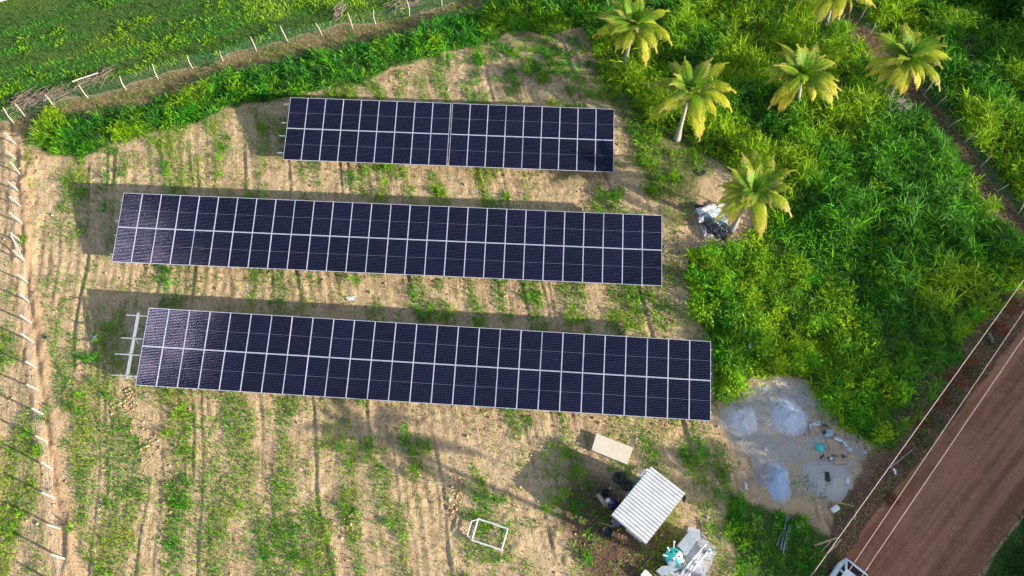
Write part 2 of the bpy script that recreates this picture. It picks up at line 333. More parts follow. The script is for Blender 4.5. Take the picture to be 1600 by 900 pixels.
gme = npmesh('ground', np.stack([xf, yf, Z], 1), Q, {'m1': m1, 'm2': m2})
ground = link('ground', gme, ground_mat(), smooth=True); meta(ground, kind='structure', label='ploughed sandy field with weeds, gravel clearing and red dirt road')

# ------------------------------------------------------------------ blades and leaves (merged real geometry)
def blades(pos, az, L, W, e0, bend, segs=3, tilt=None):
    """arched tapering strips; returns verts, quads, vertex count per blade"""
    n = len(pos); k = segs+1; P = np.zeros((n, k, 3)); P[:, 0] = pos; e = e0.copy(); st = L/segs
    for i in range(1, k):
        P[:, i, 0] = P[:, i-1, 0]+np.cos(e)*np.cos(az)*st; P[:, i, 1] = P[:, i-1, 1]+np.cos(e)*np.sin(az)*st; P[:, i, 2] = P[:, i-1, 2]+np.sin(e)*st
        e = e-bend/segs
    prof = np.interp(np.linspace(0, 1, k), [0, .25, .6, 1], [.55, 1, .8, .06])
    tw = rng.uniform(-.7, .7, n) if tilt is None else tilt
    side = np.stack([-np.sin(az)*np.cos(tw), np.cos(az)*np.cos(tw), np.sin(tw)], 1)
    V = np.zeros((n, k, 2, 3)); V[:, :, 0] = P+side[:, None]*(W[:, None]*prof/2)[..., None]; V[:, :, 1] = P-side[:, None]*(W[:, None]*prof/2)[..., None]
    b = (np.arange(n)*k*2)[:, None]+(np.arange(segs)*2)[None]
    Qd = np.stack([b, b+1, b+3, b+2], -1).reshape(-1, 4)
    return V.reshape(-1, 3), Qd, k*2
def pal(n, cols, w=None, jit=.18):
    cols = np.array(cols); i = rng.choice(len(cols), n, p=w); c = cols[i]; return c*(1+rng.uniform(-jit, jit, (n, 1)))*(1+rng.uniform(-.06, .06, (n, 3)))
def stuff(name, parts, mat, label, cat):
    Vs, Qs, Cs, o = [], [], [], 0
    for V, Qd, k, c in parts: Vs.append(V); Qs.append(Qd+o); Cs.append(np.repeat(c, k, 0)); o += len(V)
    V = np.concatenate(Vs); Qd = np.concatenate(Qs); C = np.clip(np.concatenate(Cs), 0, 1)
    ob = link(name, npmesh(name, V, Qd, C), mat, smooth=True); meta(ob, label, cat, kind='stuff'); return ob
def scatter(poly, dens, dfun=None, pad=0.0):
    P = np.asarray(poly); lo = P.min(0)-pad; hi = P.max(0)+pad; lo = np.maximum(lo, (-44, -3)); hi = np.minimum(hi, (42, 53))
    n = int((hi[0]-lo[0])*(hi[1]-lo[1])*dens); x = rng.uniform(lo[0], hi[0], n); y = rng.uniform(lo[1], hi[1], n)
    # only what any nearby camera could see
    k = (np.abs(x) < 30+.36*y+3.5)
    x, y = x[k], y[k]; w1 = 1.3*(fbm(x, y, 2.2, 30, 3)-.5); w2 = 1.3*(fbm(x, y, 2.2, 31, 3)-.5)
    k = sdist(P, x+w1, y+w2) > -pad; x, y, = x[k], y[k]
    if dfun is not None: k = rng.random(len(x)) < dfun(x, y); x, y = x[k], y[k]
    return x, y
def offroad(x, y):
    m = ldist(TRACK, x, y) > .95+.9*(fbm(x, y, 1.5, 70, 2)-.5); m &= sdist(ROAD, x, y) < -.1
    return m
PALMBASE = [(977, 95), (1058, 218), (1243, 178), (1387, 155), (1143, 360), (1289, 38)]
GAPS = [(977, 95, .9), (1058, 222, .9), (1143, 362, .9), (1385, 160, .8), (1110, 350, 1.5), (1290, 40, .7), (1402, 172, 1.0), (1300, 30, .5), (960, 95, .8)]
def gapf(x, y):
    m = np.ones(len(x), bool)
    for px, py, r in GAPS: c = G(px, py); m &= np.hypot(x-c.x, y-c.y) > r*(.8+.5*fbm(x, y, .8, 72, 2))
    return m
# --- tall arching grass of the overgrown side and the band below the fence
GREENS = [(.026, .140, .012), (.040, .200, .014), (.070, .270, .014), (.120, .320, .014), (.014, .085, .014), (.060, .190, .045)]
def clumpgrass(cx, cy, hgt, nb, Lr, Wr, cols, yell, base_r=.18):
    n = len(cx); m = n*nb; ci = np.repeat(np.arange(n), nb); az = rng.uniform(0, 2*math.pi, m)
    rr = base_r*np.sqrt(rng.random(m)); fh = rng.random(m)
    px_ = cx[ci]+rr*np.cos(az+rng.normal(0, 1, m)); py_ = cy[ci]+rr*np.sin(az+rng.normal(0, 1, m))
    z = hz(cx, cy)[ci]-.02+hgt[ci]*fh*.75
    L = rng.uniform(*Lr, m)*(.6+.4*hgt[ci]/hgt.max()); W = rng.uniform(*Wr, m); e0 = rng.uniform(R(28), R(82), m); bd = rng.uniform(R(35), R(120), m)
    V, Qd, k = blades(np.stack([px_, py_, z], 1), az, L, W, e0, bd, 3)
    c = pal(n, cols)[ci]; c = c*(1+rng.uniform(-.25, .3, (m, 1)))
    yv = (yell[ci]*rng.uniform(.4, 1.2, m))[:, None]; c = c*(1-yv)+np.array([.28, .40, .012])*yv
    return V, Qd, k, c
jx, jy = scatter(JUNGLE, 9.0)
k = offroad(jx, jy) & gapf(jx, jy) & (np.hypot(jx-G(1520, 70).x, jy-G(1520, 70).y) > .9); jx, jy = jx[k], jy[k]
patch = fbm(jx, jy, 3.2, 80, 3); k = rng.random(len(jx)) < .58+.6*sstep(.36, .55, patch); jx, jy = jx[k], jy[k]
inb = sdist(BUSH, jx, jy) > -.2
hg = .50+1.25*sstep(.36, .64, fbm(jx, jy, 1.7, 83, 3)); hg = np.where(inb, hg*.6, hg)*np.clip(.35+sdist(JUNGLE, jx, jy)/1.4, .35, 1)*np.clip(.3+(ldist(TRACK, jx, jy)-.8)/1.6, .35, 1)
ye = sstep(.46, .64, fbm(jx, jy, 4.5, 86, 3))*.75+.08
kk = ~inb
parts = [clumpgrass(jx[kk], jy[kk], hg[kk], 13, (.5, 1.1), (.045, .085), GREENS, ye[kk]), clumpgrass(jx[~kk], jy[~kk], hg[~kk], 20, (.3, .7), (.035, .065), GREENS, np.clip(ye[~kk]+.25, 0, 1))]
bx, by = scatter(BAND, 11); k = gapf(bx, by); bx, by = bx[k], by[k]
hb = (.35+.75*sstep(.3, .7, fbm(bx, by, 1.6, 88, 3)))*np.clip(.4+sdist(BAND, bx, by)/1.2, .4, 1)
parts.append(clumpgrass(bx, by, hb, 13, (.35, .8), (.045, .08), GREENS, sstep(.5, .66, fbm(bx, by, 3, 89, 3))*.6))
ex, ey = scatter(EASTBANK, 5); parts.append(clumpgrass(ex, ey, np.full(len(ex), .6), 12, (.4, .9), (.035, .06), [(.016, .055, .012), (.03, .08, .015), (.06, .07, .03)], np.zeros(len(ex))))
stuff('tall_grass', parts, GRASSM, 'dense green tall arching grass overgrowing the right side and the strip below the wooden fence', 'tall grass')
# --- leafy undergrowth: domes of small leaves
sx, sy = scatter(BUSH, .8); k = offroad(sx, sy) & gapf(sx, sy); sx, sy = sx[k], sy[k]
s2x, s2y = scatter(JUNGLE, .16); k = offroad(s2x, s2y) & gapf(s2x, s2y); s2x, s2y = s2x[k], s2y[k]
s3x, s3y = scatter(BAND, .25)
cx = np.concatenate([sx, s2x, s3x]); cy = np.concatenate([sy, s2y, s3y]); nb = 190; n = len(cx); ci = np.repeat(np.arange(n), nb); m = n*nb
rad = rng.uniform(.45, 1.0, n); hh = rng.uniform(.5, 1.3, n)*np.where(np.arange(n) < len(sx), 1., .9)
th = rng.uniform(0, 2*math.pi, m); ph = np.arcsin(rng.uniform(.0, 1, m)); sc = rng.uniform(.55, 1.08, m)*(1+.3*np.sin(3*th+ci))
pos = np.stack([cx[ci]+rad[ci]*sc*np.cos(th)*np.cos(ph), cy[ci]+rad[ci]*sc*np.sin(th)*np.cos(ph), .05+hh[ci]*sc*np.sin(ph)], 1)
V, Qd, kc = blades(pos, rng.uniform(0, 2*math.pi, m), rng.uniform(.12, .30, m), rng.uniform(.05, .10, m), rng.uniform(R(-10), R(65), m), rng.uniform(0, R(70), m), 2)
cc = pal(n, [(.030, .16, .012), (.055, .22, .014), (.10, .29, .014), (.16, .33, .014), (.22, .34, .014)])[ci]*(1+rng.uniform(-.25, .3, (m, 1)))
yb = sstep(.5, .62, fbm(cx, cy, 3.5, 92, 2))[ci][:, None]*.35; cc = cc*(1-yb)+np.array([.22, .36, .010])*yb
stuff('undergrowth', [(V, Qd, kc, cc)], LEAF, 'low leafy yellow green undergrowth beside the gravel clearing', 'undergrowth')
# --- pasture
def pdens(x, y): return .35+.65*sstep(.36, .58, fbm((x*.945+y*.325)*.1, -x*.325+y*.945, .9, 99, 3))
gx, gy = scatter(PASTURE, 95, pdens); n = len(gx)
V, Qd, kc = blades(np.stack([gx, gy, hz(gx, gy)], 1), rng.uniform(0, 6.28, n), rng.uniform(.10, .34, n), rng.uniform(.03, .06, n), rng.uniform(R(15), R(85), n), rng.uniform(0, R(70), n), 2)
yy = sstep(.5, .68, fbm(gx*.6, gy*1.3, 2.2, 97, 3))[:, None]; cc = pal(n, [(.022, .10, .016), (.035, .15, .016), (.06, .20, .016)])*(1-yy*.75)+np.array([.22, .32, .02])*yy*.75
sa_, ca_ = math.sin(R(19)), math.cos(R(19)); gl_ = gx*ca_+gy*sa_; gw_ = -gx*sa_+gy*ca_; stp = fbm(gl_*.10, gw_, .9, 99, 3); cc = cc*(.5+1.15*sstep(.34, .64, stp)[:, None])
# taller weeds dotted in the pasture
pts = [(225, 35), (205, 48), (270, 75), (250, 70), (290, 60), (235, 90), (130, 120), (115, 125), (55, 125), (30, 140), (10, 150), (12, 165), (500, 18), (470, 10), (330, 70), (300, 40), (90, 60), (35, 70), (180, 60), (425, 55), (620, 20), (535, 25), (160, 10), (350, 15), (400, 25)]
wx_, wy_ = [], []
for a_, b_ in pts:
    c = G(a_, b_)
    for q in range(5): wx_.append(c.x+random.gauss(0, .45)); wy_.append(c.y+random.gauss(0, .4))
wx_ = np.array(wx_); wy_ = np.array(wy_)
pw = clumpgrass(wx_, wy_, np.full(len(wx_), .35), 18, (.12, .32), (.05, .10), [(.09, .23, .014), (.14, .28, .016), (.06, .18, .014)], np.full(len(wx_), .35), .35)
stuff('pasture_grass', [(V, Qd, kc, cc), pw], GRASSM, 'short green pasture grass beyond the wooden post fence', 'grass')
# --- weeds of the field and the bare edges
def fdens(x, y): return weed_density(x, y)*(.50+.22*sstep(-14, 2, x))+.05+.25*sstep(.45, .6, fbm(x, y, 1.1, 140, 3))*sstep(.4, .6, fbm(x, y, 5, 141, 2))
fx, fy = scatter(FIELD, 230, fdens)
k = (ldist(FENCELANE, fx, fy) > .7+.4*(fbm(fx, fy, 1, 71, 2)-.5)); fx, fy = fx[k], fy[k]
n = len(fx); hgt = .6+.9*fbm(fx, fy, 1.3, 101, 2)
V, Qd, kc = blades(np.stack([fx, fy, hz(fx, fy)+rng.uniform(0, .09, n)], 1), rng.uniform(0, 6.28, n), rng.uniform(.10, .24, n)*hgt, rng.uniform(.028, .06, n), rng.uniform(R(5), R(75), n), rng.uniform(0, R(80), n), 2)
yy = sstep(.45, .65, fbm(fx, fy, 2.3, 103, 3))[:, None]; cc = pal(n, [(.045, .18, .016), (.09, .25, .016), (.14, .32, .018)])*(1-yy*.6)+np.array([.24, .34, .02])*yy*.6
P1 = (V, Qd, kc, cc)
DRYTOP = GP([(30, 196), (160, 172), (260, 145), (345, 120), (430, 98), (560, 66), (640, 40), (760, 8), (880, -30), (880, -60), (700, 12), (590, 40), (500, 58), (400, 82), (300, 110), (200, 142), (90, 172), (30, 190)])
def lwd(x, y): return .25+.75*sstep(.45, .6, fbm(x, y, 1.4, 105, 3))
lx, ly = scatter(LOWWEED, 110, lwd); l2x, l2y = scatter(LOWRIGHT, 130, lambda x, y: .12+.8*sstep(.42, .58, fbm(x, y, 1.4, 106, 3)))
cl = sstep(-.2, .2, sdist(CLEAR, np.array([0.]), np.array([0.])))
l6x, l6y = scatter(DRYTOP, 90, lambda x, y: .12+.6*sstep(.45, .58, fbm(x, y, 1.0, 111, 3)), .2)
l3x, l3y = scatter(CLEAR, 90, lambda x, y: sstep(.55, .65, fbm(x, y, 1.8, 107, 3))*.8); l4x, l4y = scatter(GRAVEL, 60, lambda x, y: sstep(.6, .68, fbm(x, y, 1.1, 108, 3))*.6)
l5x, l5y = scatter(VERGE, 70, lambda x, y: sstep(.5, .62, fbm(x, y, 1.2, 109, 3))*.5)
mx = np.concatenate([lx, l2x, l3x, l4x, l5x, l6x]); my = np.concatenate([ly, l2y, l3y, l4y, l5y, l6y]); k = gapf(mx, my); mx, my = mx[k], my[k]; n = len(mx)
V, Qd, kc = blades(np.stack([mx, my, hz(mx, my)+rng.uniform(0, .2, n)], 1), rng.uniform(0, 6.28, n), rng.uniform(.12, .34, n), rng.uniform(.025, .055, n), rng.uniform(R(5), R(75), n), rng.uniform(0, R(80), n), 2)
P2 = (V, Qd, kc, pal(n, [(.03, .13, .016), (.05, .18, .018), (.09, .24, .02), (.17, .27, .025)]))
t1x, t1y = scatter(LOWRIGHT, 5, lambda x, y: .15+.85*sstep(.42, .55, fbm(x, y, 1.3, 130, 2))); t2x, t2y = scatter(LOWWEED, 5, lambda x, y: sstep(.45, .6, fbm(x, y, 1.2, 131, 2)))
TOPR = GP([(690, 90), (800, 66), (900, 56), (960, 130), (985, 190), (900, 150), (820, 130), (700, 140)]); t3x, t3y = scatter(TOPR, 5, lambda x, y: sstep(.48, .58, fbm(x, y, 1.2, 132, 2)))
t4x, t4y = scatter(FIELD, 2.2, lambda x, y: weed_density(x, y)*sstep(.5, .62, fbm(x, y, 1.6, 133, 2)))
SHW = GP([(840, 700), (925, 700), (960, 740), (940, 860), (900, 900), (850, 850)]); t5x, t5y = scatter(SHW, 3, lambda x, y: sstep(.5, .6, fbm(x, y, 1.0, 134, 2)))
tx = np.concatenate([t1x, t2x, t3x, t4x, t5x]); ty = np.concatenate([t1y, t2y, t3y, t4y, t5y]); k = gapf(tx, ty); tx, ty = tx[k], ty[k]
P3 = clumpgrass(tx, ty, .18+.3*rng.random(len(tx)), 26, (.16, .42), (.03, .06), GREENS[:4], .5*sstep(.45, .6, fbm(tx, ty, 2.2, 135, 2)), .22)
stuff('field_weeds', [P1, P2, P3], GRASSM, 'patchy green weeds growing in rows on the sandy field', 'weeds')
# --- dry grass along the wire fence and the dirt track
dx_, dy_ = scatter(DRYTOP, 150, None, .25); d2x, d2y = scatter(VERGE, 45); d3x, d3y = scatter(JUNGLE, 60, lambda x, y: (ldist(TRACK, x, y) < .9)*1.); d4x, d4y = scatter(FIELD, 30, lambda x, y: .3+.7*sstep(.5, .6, fbm(x, y, 1.5, 110, 3)))
dx_ = np.concatenate([dx_, d2x, d3x, d4x]); dy_ = np.concatenate([dy_, d2y, d3y, d4y]); n = len(dx_)
k = sdist(ROAD, dx_, dy_) < .05; dx_, dy_ = dx_[k], dy_[k]; n = len(dx_)
V, Qd, kc = blades(np.stack([dx_, dy_, hz(dx_, dy_)+rng.uniform(0, .05, n)], 1), rng.uniform(0, 6.28, n), rng.uniform(.08, .26, n), rng.uniform(.015, .035, n), rng.uniform(R(-5), R(55), n), rng.uniform(0, R(60), n), 2)
stuff('dry_grass', [(V, Qd, kc, pal(n, [(.30, .21, .10), (.22, .16, .07), (.16, .17, .04), (.38, .29, .15), (.10, .08, .05)]))], DRYM, 'withered straw coloured grass along the fences and the roadside', 'dry grass')

# --- loose clods and stones
def lumps(x, y, size, cols):
    n = len(x); base = np.array([(sx, sy, sz) for sz in (-1, 1) for sy in (-1, 1) for sx in (-1, 1)], float)
    V = base[None]*rng.uniform(.55, 1, (n, 8, 3))*size[:, None, None]*np.array([.5, .5, .38]); a_ = rng.uniform(0, 6.28, n); c_, s_ = np.cos(a_)[:, None], np.sin(a_)[:, None]
    X_ = V[..., 0]*c_-V[..., 1]*s_+x[:, None]; Y_ = V[..., 0]*s_+V[..., 1]*c_+y[:, None]; Z_ = V[..., 2]+(hz(x, y)+size*.22)[:, None]
    Qb = np.array([(0, 2, 3, 1), (4, 5, 7, 6), (0, 1, 5, 4), (2, 6, 7, 3), (0, 4, 6, 2), (1, 3, 7, 5)])
    return np.stack([X_, Y_, Z_], -1).reshape(-1, 3), (Qb[None]+(np.arange(n)*8)[:, None, None]).reshape(-1, 4), 8, pal(n, cols)
ax1, ay1 = scatter(FIELD, 9, lambda x, y: .12+.88*sstep(.55, .66, fbm(x, y, 2.0, 150, 3)))
nx_, ny_ = [ax1], [ay1]
for px, py, q, w_ in ((200, 625, 260, .8), (225, 700, 160, .9), (265, 775, 160, .8), (710, 770, 200, .8), (545, 815, 140, .7), (925, 300, 160, .8), (1040, 500, 120, .6), (1130, 745, 60, .8)):
    c = G(px, py); nx_.append(c.x+rng.normal(0, w_*.4, q)); ny_.append(c.y+rng.normal(0, w_, q))
ax1 = np.concatenate(nx_); ay1 = np.concatenate(ny_); L1 = lumps(ax1, ay1, rng.uniform(.025, .07, len(ax1))*(1+1.4*(rng.random(len(ax1)) < .12)), [(.40, .28, .17), (.50, .36, .22), (.34, .22, .13)])
ax2, ay2 = scatter(ROAD, 5); L2 = lumps(ax2, ay2, rng.uniform(.02, .06, len(ax2)), [(.30, .15, .10), (.40, .30, .24), (.20, .10, .07)])
ax3, ay3 = scatter(GRAVEL, 60); L3 = lumps(ax3, ay3, rng.uniform(.02, .055, len(ax3)), [(.45, .46, .48), (.60, .60, .60), (.33, .31, .29)])
ax4, ay4 = scatter(VERGE, 12); L4 = lumps(ax4, ay4, rng.uniform(.03, .08, len(ax4)), [(.22, .13, .09), (.34, .26, .20), (.14, .09, .07)])
stuff('clods', [L1, L2, L3, L4], leafmat('earth_clod', .95, .0, .05), 'loose earth clods and small stones lying on the soil, the gravel and the road', 'clods')

# ------------------------------------------------------------------ solar arrays
AL, PLN, PWD, PIT = 0.22846, 2.147, 1.150, 1.154
def pv_mat():
    t = NT('solar_cells'); sp = t.n('ShaderNodeSeparateXYZ'); t.l(t.obj(), sp.inputs[0]); x, y = sp.outputs[0], sp.outputs[1]
    def line(v, per, w, off=0.):   # 1 on thin lines every per metres
        f = t.math('FRACT', t.math('DIVIDE', t.math('ADD', v, off), per)); return t.math('LESS_THAN', t.math('MINIMUM', f, t.math('SUBTRACT', 1., f)), w/per/2)
    cx_ = line(x, .1795, .006, -.0365+.1795); cyl = line(y, .0865, .0075, -.0345+.0865)
    bus = line(x, .018, .0010)
    mid = t.math('LESS_THAN', t.math('ABSOLUTE', t.math('SUBTRACT', y, PLN/2)), .008)
    oi = t.n('ShaderNodeObjectInfo').outputs['Random']
    base = t.mix(oi, (.0014, .0021, .011), (.0024, .0033, .018))
    base = t.mix(t.math('MULTIPLY', cx_, .3), base, (.08, .08, .16)); base = t.mix(t.math('MULTIPLY', cyl, .5), base, (.10, .10, .18))
    base = t.mix(t.math('MULTIPLY', bus, .25), base, (.08, .08, .12)); base = t.mix(t.math('MULTIPLY', mid, .55), base, (.35, .35, .45))
    dust = t.ramp(t.noise(1.3, 4, .6), [(.45, 0.), (.8, .02)]); base = t.mix(dust, base, (.30, .26, .22))
    b = t.bsdf(base, .16, 0, .04); t.put(b.inputs['Roughness'], t.math('ADD', .03, t.math('MULTIPLY', cyl, .07)))
    # the tinned ribbons between the half cells are bare metal and mirror the sky
    cl2 = t.math('MULTIPLY', cyl, .8); t.put(b.inputs['Metallic'], cl2)
    t.put(b.inputs['Base Color'], t.mix(cl2, base, (.34, .35, .42)))
    return t.m
PV = pv_mat()
fr = .025
cell = MB(); cell.add([(fr, fr, .031), (PWD-fr, fr, .031), (PWD-fr, PLN-fr, .031), (fr, PLN-fr, .031), (fr, fr, .024), (PWD-fr, fr, .024), (PWD-fr, PLN-fr, .024), (fr, PLN-fr, .024)], [(0, 1, 2, 3), (7, 6, 5, 4), (0, 4, 5, 1), (1, 5, 6, 2), (2, 6, 7, 3), (3, 7, 4, 0)])
cell_me = cell.mesh('panel'); cell_me.materials.append(PV)
f_ = MB()
f_.box((PWD/2, fr/2, .0175), (PWD, fr-.001, .035)); f_.box((PWD/2, PLN-fr/2, .0175), (PWD, fr-.001, .035)); f_.box((fr/2, PLN/2, .0175), (fr-.001, PLN-2*fr, .035)); f_.box((PWD-fr/2, PLN/2, .0175), (fr-.001, PLN-2*fr, .035))
frame_me = f_.mesh('frame'); frame_me.materials.append(ALU)
RAILF = [.11, .38, .59, .89]
def array(loc, yaw, ncol, gap_after, ext, beam_out, label, zl=.92):
    root = empty('solar_array', (loc[0], loc[1], 0), yaw, label=label, cat='solar array', group='rows of dark blue solar panels on the field')
    ca, sa = math.cos(AL), math.sin(AL); SL = 2*PLN+.012
    for i in range(ncol):
        for j in range(2):
            x = i*PIT+(.10 if gap_after and i >= gap_after else 0); d = j*(PLN+.012)
            p = bpy.data.objects.new('panel', cell_me); col.objects.link(p); p.parent = root; p.location = (x, d*ca, zl+d*sa+random.uniform(-.003, .003)); p.rotation_euler = (AL+random.gauss(0, .0025), random.gauss(0, .0025), 0)
            q = bpy.data.objects.new('frame', frame_me); col.objects.link(q); q.parent = p
    Lt = ncol*PIT+(.10 if gap_after else 0)
    def S(x, f, dn): return Vector((x, f*SL*ca+dn*sa, zl+f*SL*sa-dn*ca))
    Mx = Matrix.Rotation(AL, 4, 'X')
    for f in RAILF:
        e = ext*random.uniform(.9, 1.1); a_ = S(-e, f, .035); b_ = S(Lt+.06, f, .035); c = (a_+b_)/2
        MB().box(c, (Lt+.06+e, .055, .066), M=Mx).build('rail', STEEL, root)
    xs = ([-beam_out] if beam_out else [.5])+[]
    x = xs[0]+3.0
    while x < Lt-.4: xs.append(x); x += 3.05
    xs.append(Lt-.35)
    for x in xs:
        a_ = S(x, .07, .13); b_ = S(x, .93, .13); c = (a_+b_)/2
        MB().box(c, (.12, SL*.86, .12), M=Mx).build('rafter', STEEL, root)
        for f in (.16, .80):
            t_ = S(x, f, .17); MB().box((t_.x, t_.y, (t_.z-.25)/2), (.11, .11, t_.z+.25)).build('post', STEEL, root)
        t0 = S(x, .45, .19); MB().tube([t0, (x, S(x, .80, 0).y, .5)], .025, 6).build('brace', STEEL, root)
    if beam_out:
        MB().tube([S(-.58, .60, .1), S(.5, .35, .25)], .02, 6).build('brace', STEEL, root)
    # end clamps seen at the free corners
    return root
array((-14.549, 28.084), -.0359, 18, 9, .42, 0, 'shortest topmost row of solar panels, split by a narrow gap in its middle')
array((-23.574, 20.670), -.0396, 28, 0, .18, 0, 'middle row of dark blue solar panels with rails barely sticking out')
array((-20.442, 13.095), -.0558, 27, 0, 1.35, .62, 'lowest row of solar panels, bare steel beam and long rail ends at its left')

# ------------------------------------------------------------------ palms
def frond(L, az, e0, bend, wind, seed, tipc=.5):
    r = np.random.default_rng(seed); n = 15; P = []; p = np.zeros(3); e = e0; D = []
    for i in range(n):
        d = np.array([math.cos(e)*math.cos(az), math.cos(e)*math.sin(az), math.sin(e)]); P.append(p.copy()); D.append(d); p = p+d*L/n; e -= bend/n*(0.5+i/n); az += wind/n
    return np.array(P), np.array(D)
def palm(px, py, cpx, cpy, h, Lf, label, seed, group='young coconut palms in the overgrown grass', trunk_r=.17, ww=None, nf=32, full=True):
    b = G(px, py) if ww is None else Vector((ww[0], ww[1], 0)); c = G(cpx, cpy, h) if ww is None else Vector((ww[2], ww[3], h)); rr = np.random.default_rng(seed)
    root = empty('palm_tree', b, 0, label=label, cat='palm tree', group=group)
    off = c-b; t = MB(); pts = []; rd = []
    for i in range(15):
        s = i/14; q = Vector((off.x*(s**1.25), off.y*(s**1.25), -.1+(h+.1)*s)); pts.append(q); rd.append(trunk_r*(1.55-.75*min(1, s*3.2)-.15*s)*(1+.05*(i % 2)))
    t.tube(pts, rd, 12); t.build('trunk', BARK, root, smooth=True)
    MB().lathe([(.02, -.45), (.20, -.30), (.24, 0), (.13, .35), (.03, .6)], 10, off).build('crown_shaft', simple_shaft, root, smooth=True)
    for k in range(nf):
        lay = k/(nf-1); az = k*2.39996+rr.uniform(-.5, .5)+seed
        e0 = R(80-lay*98)+rr.uniform(-.15, .15); bend = R(60+lay*42)*rr.uniform(.75, 1.25); L = Lf*1.22*rr.uniform(.72, 1.12)*(.72+.28*min(1, lay*2.2))
        P, D = frond(L, az, e0, bend, rr.uniform(-.7, .5), seed*50+k)
        n = len(P); mv, mq, mc = [], [], []
        # leaflets: about 34 pairs, drooping strips
        NL = 50; tt = np.linspace(.10, .985, NL); pi_ = np.stack([np.interp(tt*(n-1), np.arange(n), P[:, a_]) for a_ in range(3)], 1); di = np.stack([np.interp(tt*(n-1), np.arange(n), D[:, a_]) for a_ in range(3)], 1)
        up = np.array([0, 0, 1.]); sd = np.cross(di, up); sd /= np.linalg.norm(sd, axis=1)[:, None]+1e-9; nrm = np.cross(sd, di)
        roll = rr.uniform(-.5, .5)
        dead = lay > .82; 
        for s in (-1, 1):
            ll = .45*np.sin(np.clip(tt*1.05+.12, 0, 1)*math.pi)**.6*(L/2.6)+.10; ll = ll*rr.uniform(.85, 1.1, NL)
            d1 = sd*s*(.72+.1*rr.random((NL, 1)))+di*(.66+.12*rr.random((NL, 1)))+nrm*(.12+.35*math.sin(roll)*s-.1*lay+.14*(rr.random((NL, 1))-.5)); d1 /= np.linalg.norm(d1, axis=1)[:, None]
            d2 = d1+di*.25+np.array([0, 0, -.55-.5*lay]); d2 /= np.linalg.norm(d2, axis=1)[:, None]
            a0 = pi_; a1 = a0+d1*(ll*.5)[:, None]; a2 = a1+d2*(ll*.55)[:, None]
            wv = np.cross(d1, nrm); wv = di-d1*(di*d1).sum(1)[:, None]; wv /= np.linalg.norm(wv, axis=1)[:, None]+1e-9
            w0 = wv*.012; w1 = wv*.019; w2 = wv*.004
            vv = np.stack([a0-w0, a0+w0, a1-w1, a1+w1, a2-w2, a2+w2], 1).reshape(-1, 3); o = sum(len(v) for v in mv)
            bidx = o+np.arange(NL)*6; mq.append(np.concatenate([np.stack([bidx, bidx+1, bidx+3, bidx+2], 1), np.stack([bidx+2, bidx+3, bidx+5, bidx+4], 1)])); mv.append(vv)
            g = np.array([.10, .24, .008])*rr.uniform(.75, 1.2); yl = np.array([.54, .45, .018]); br = np.array([.52, .36, .17])
            old = np.clip((tt-.42)*1.4*rr.uniform(.2, 1.3)+lay*.8-.25, 0, 1)[:, None]
            cl_ = g*(1-old)+yl*old
            if dead or rr.random() < .3: q_ = np.clip((tt-.55)*2.4, 0, 1)[:, None]*.8; cl_ = cl_*(1-q_)+br*q_
            cl_ = cl_*rr.uniform(.85, 1.15, (NL, 1))
            tipb = np.stack([cl_, cl_, cl_, cl_, cl_*.8+br*.2, cl_*.55+br*.45], 1).reshape(-1, 3); mc.append(tipb)
        # rachis
        rm = MB(); rm.tube([Vector(p_) for p_ in P], [max(.028*(1-i/n), .006) for i in range(n)], 5); rv = np.array(rm.v); o = sum(len(v) for v in mv)
        rq = np.array([f for f in rm.f if len(f) == 4])+o; mv.append(rv); mq.append(rq); mc.append(np.tile(np.array([.34, .36, .06]), (len(rv), 1)))
        V = np.concatenate(mv)+np.array(off); o_ = link('frond', npmesh('frond', V, np.concatenate(mq), np.clip(np.concatenate(mc), 0, 1)), PALML, root)
    return root
simple_shaft = simple('palm_heart', (.22, .26, .05), .7, 0, .3, 9, .3)
PALML = leafmat('palm_leaflet', .5, .28, .2)
palm(977, 95, 990, 42, 3.0, 2.55, 'coconut palm above the topmost solar row end, short pale trunk', 3)
palm(1058, 218, 1077, 145, 3.3, 2.75, 'coconut palm with white trunk at the soil edge, right of the topmost solar row', 4)
palm(1243, 178, 1252, 118, 2.9, 2.55, 'coconut palm with its trunk hidden, standing in the middle of the tall grass', 5)
palm(1387, 155, 1416, 92, 3.2, 2.7, 'coconut palm with wide spread fronds beside the dirt track', 6)
palm(1143, 360, 1176, 300, 3.2, 2.6, 'bright coconut palm leaning over the grey tarpaulin heap', 7)
palm(1289, 38, 1308, -16, 3.2, 2.5, 'coconut palm cut by the top edge of the photo, thin white trunk showing', 8)
def shadow_src(px, py, h):   # where something of height h stands whose top throws its shadow on this pixel
    g = G(px, py); L = h/math.tan(SUN_EL); return g.x-math.cos(SHADOW_AZ)*L, g.y-math.sin(SHADOW_AZ)*L
for (px, py, h, sd_) in [(600, 688, 9.6, 21)]:
    x, y = shadow_src(px, py, h); palm(0, 0, 0, 0, h, 2.6, 'tall coconut palm beyond the lower edge, seen by its shadow on the field', sd_, 'tall palms beyond the lower edge', .16, (x+.6, y-.3, x, y), 18)

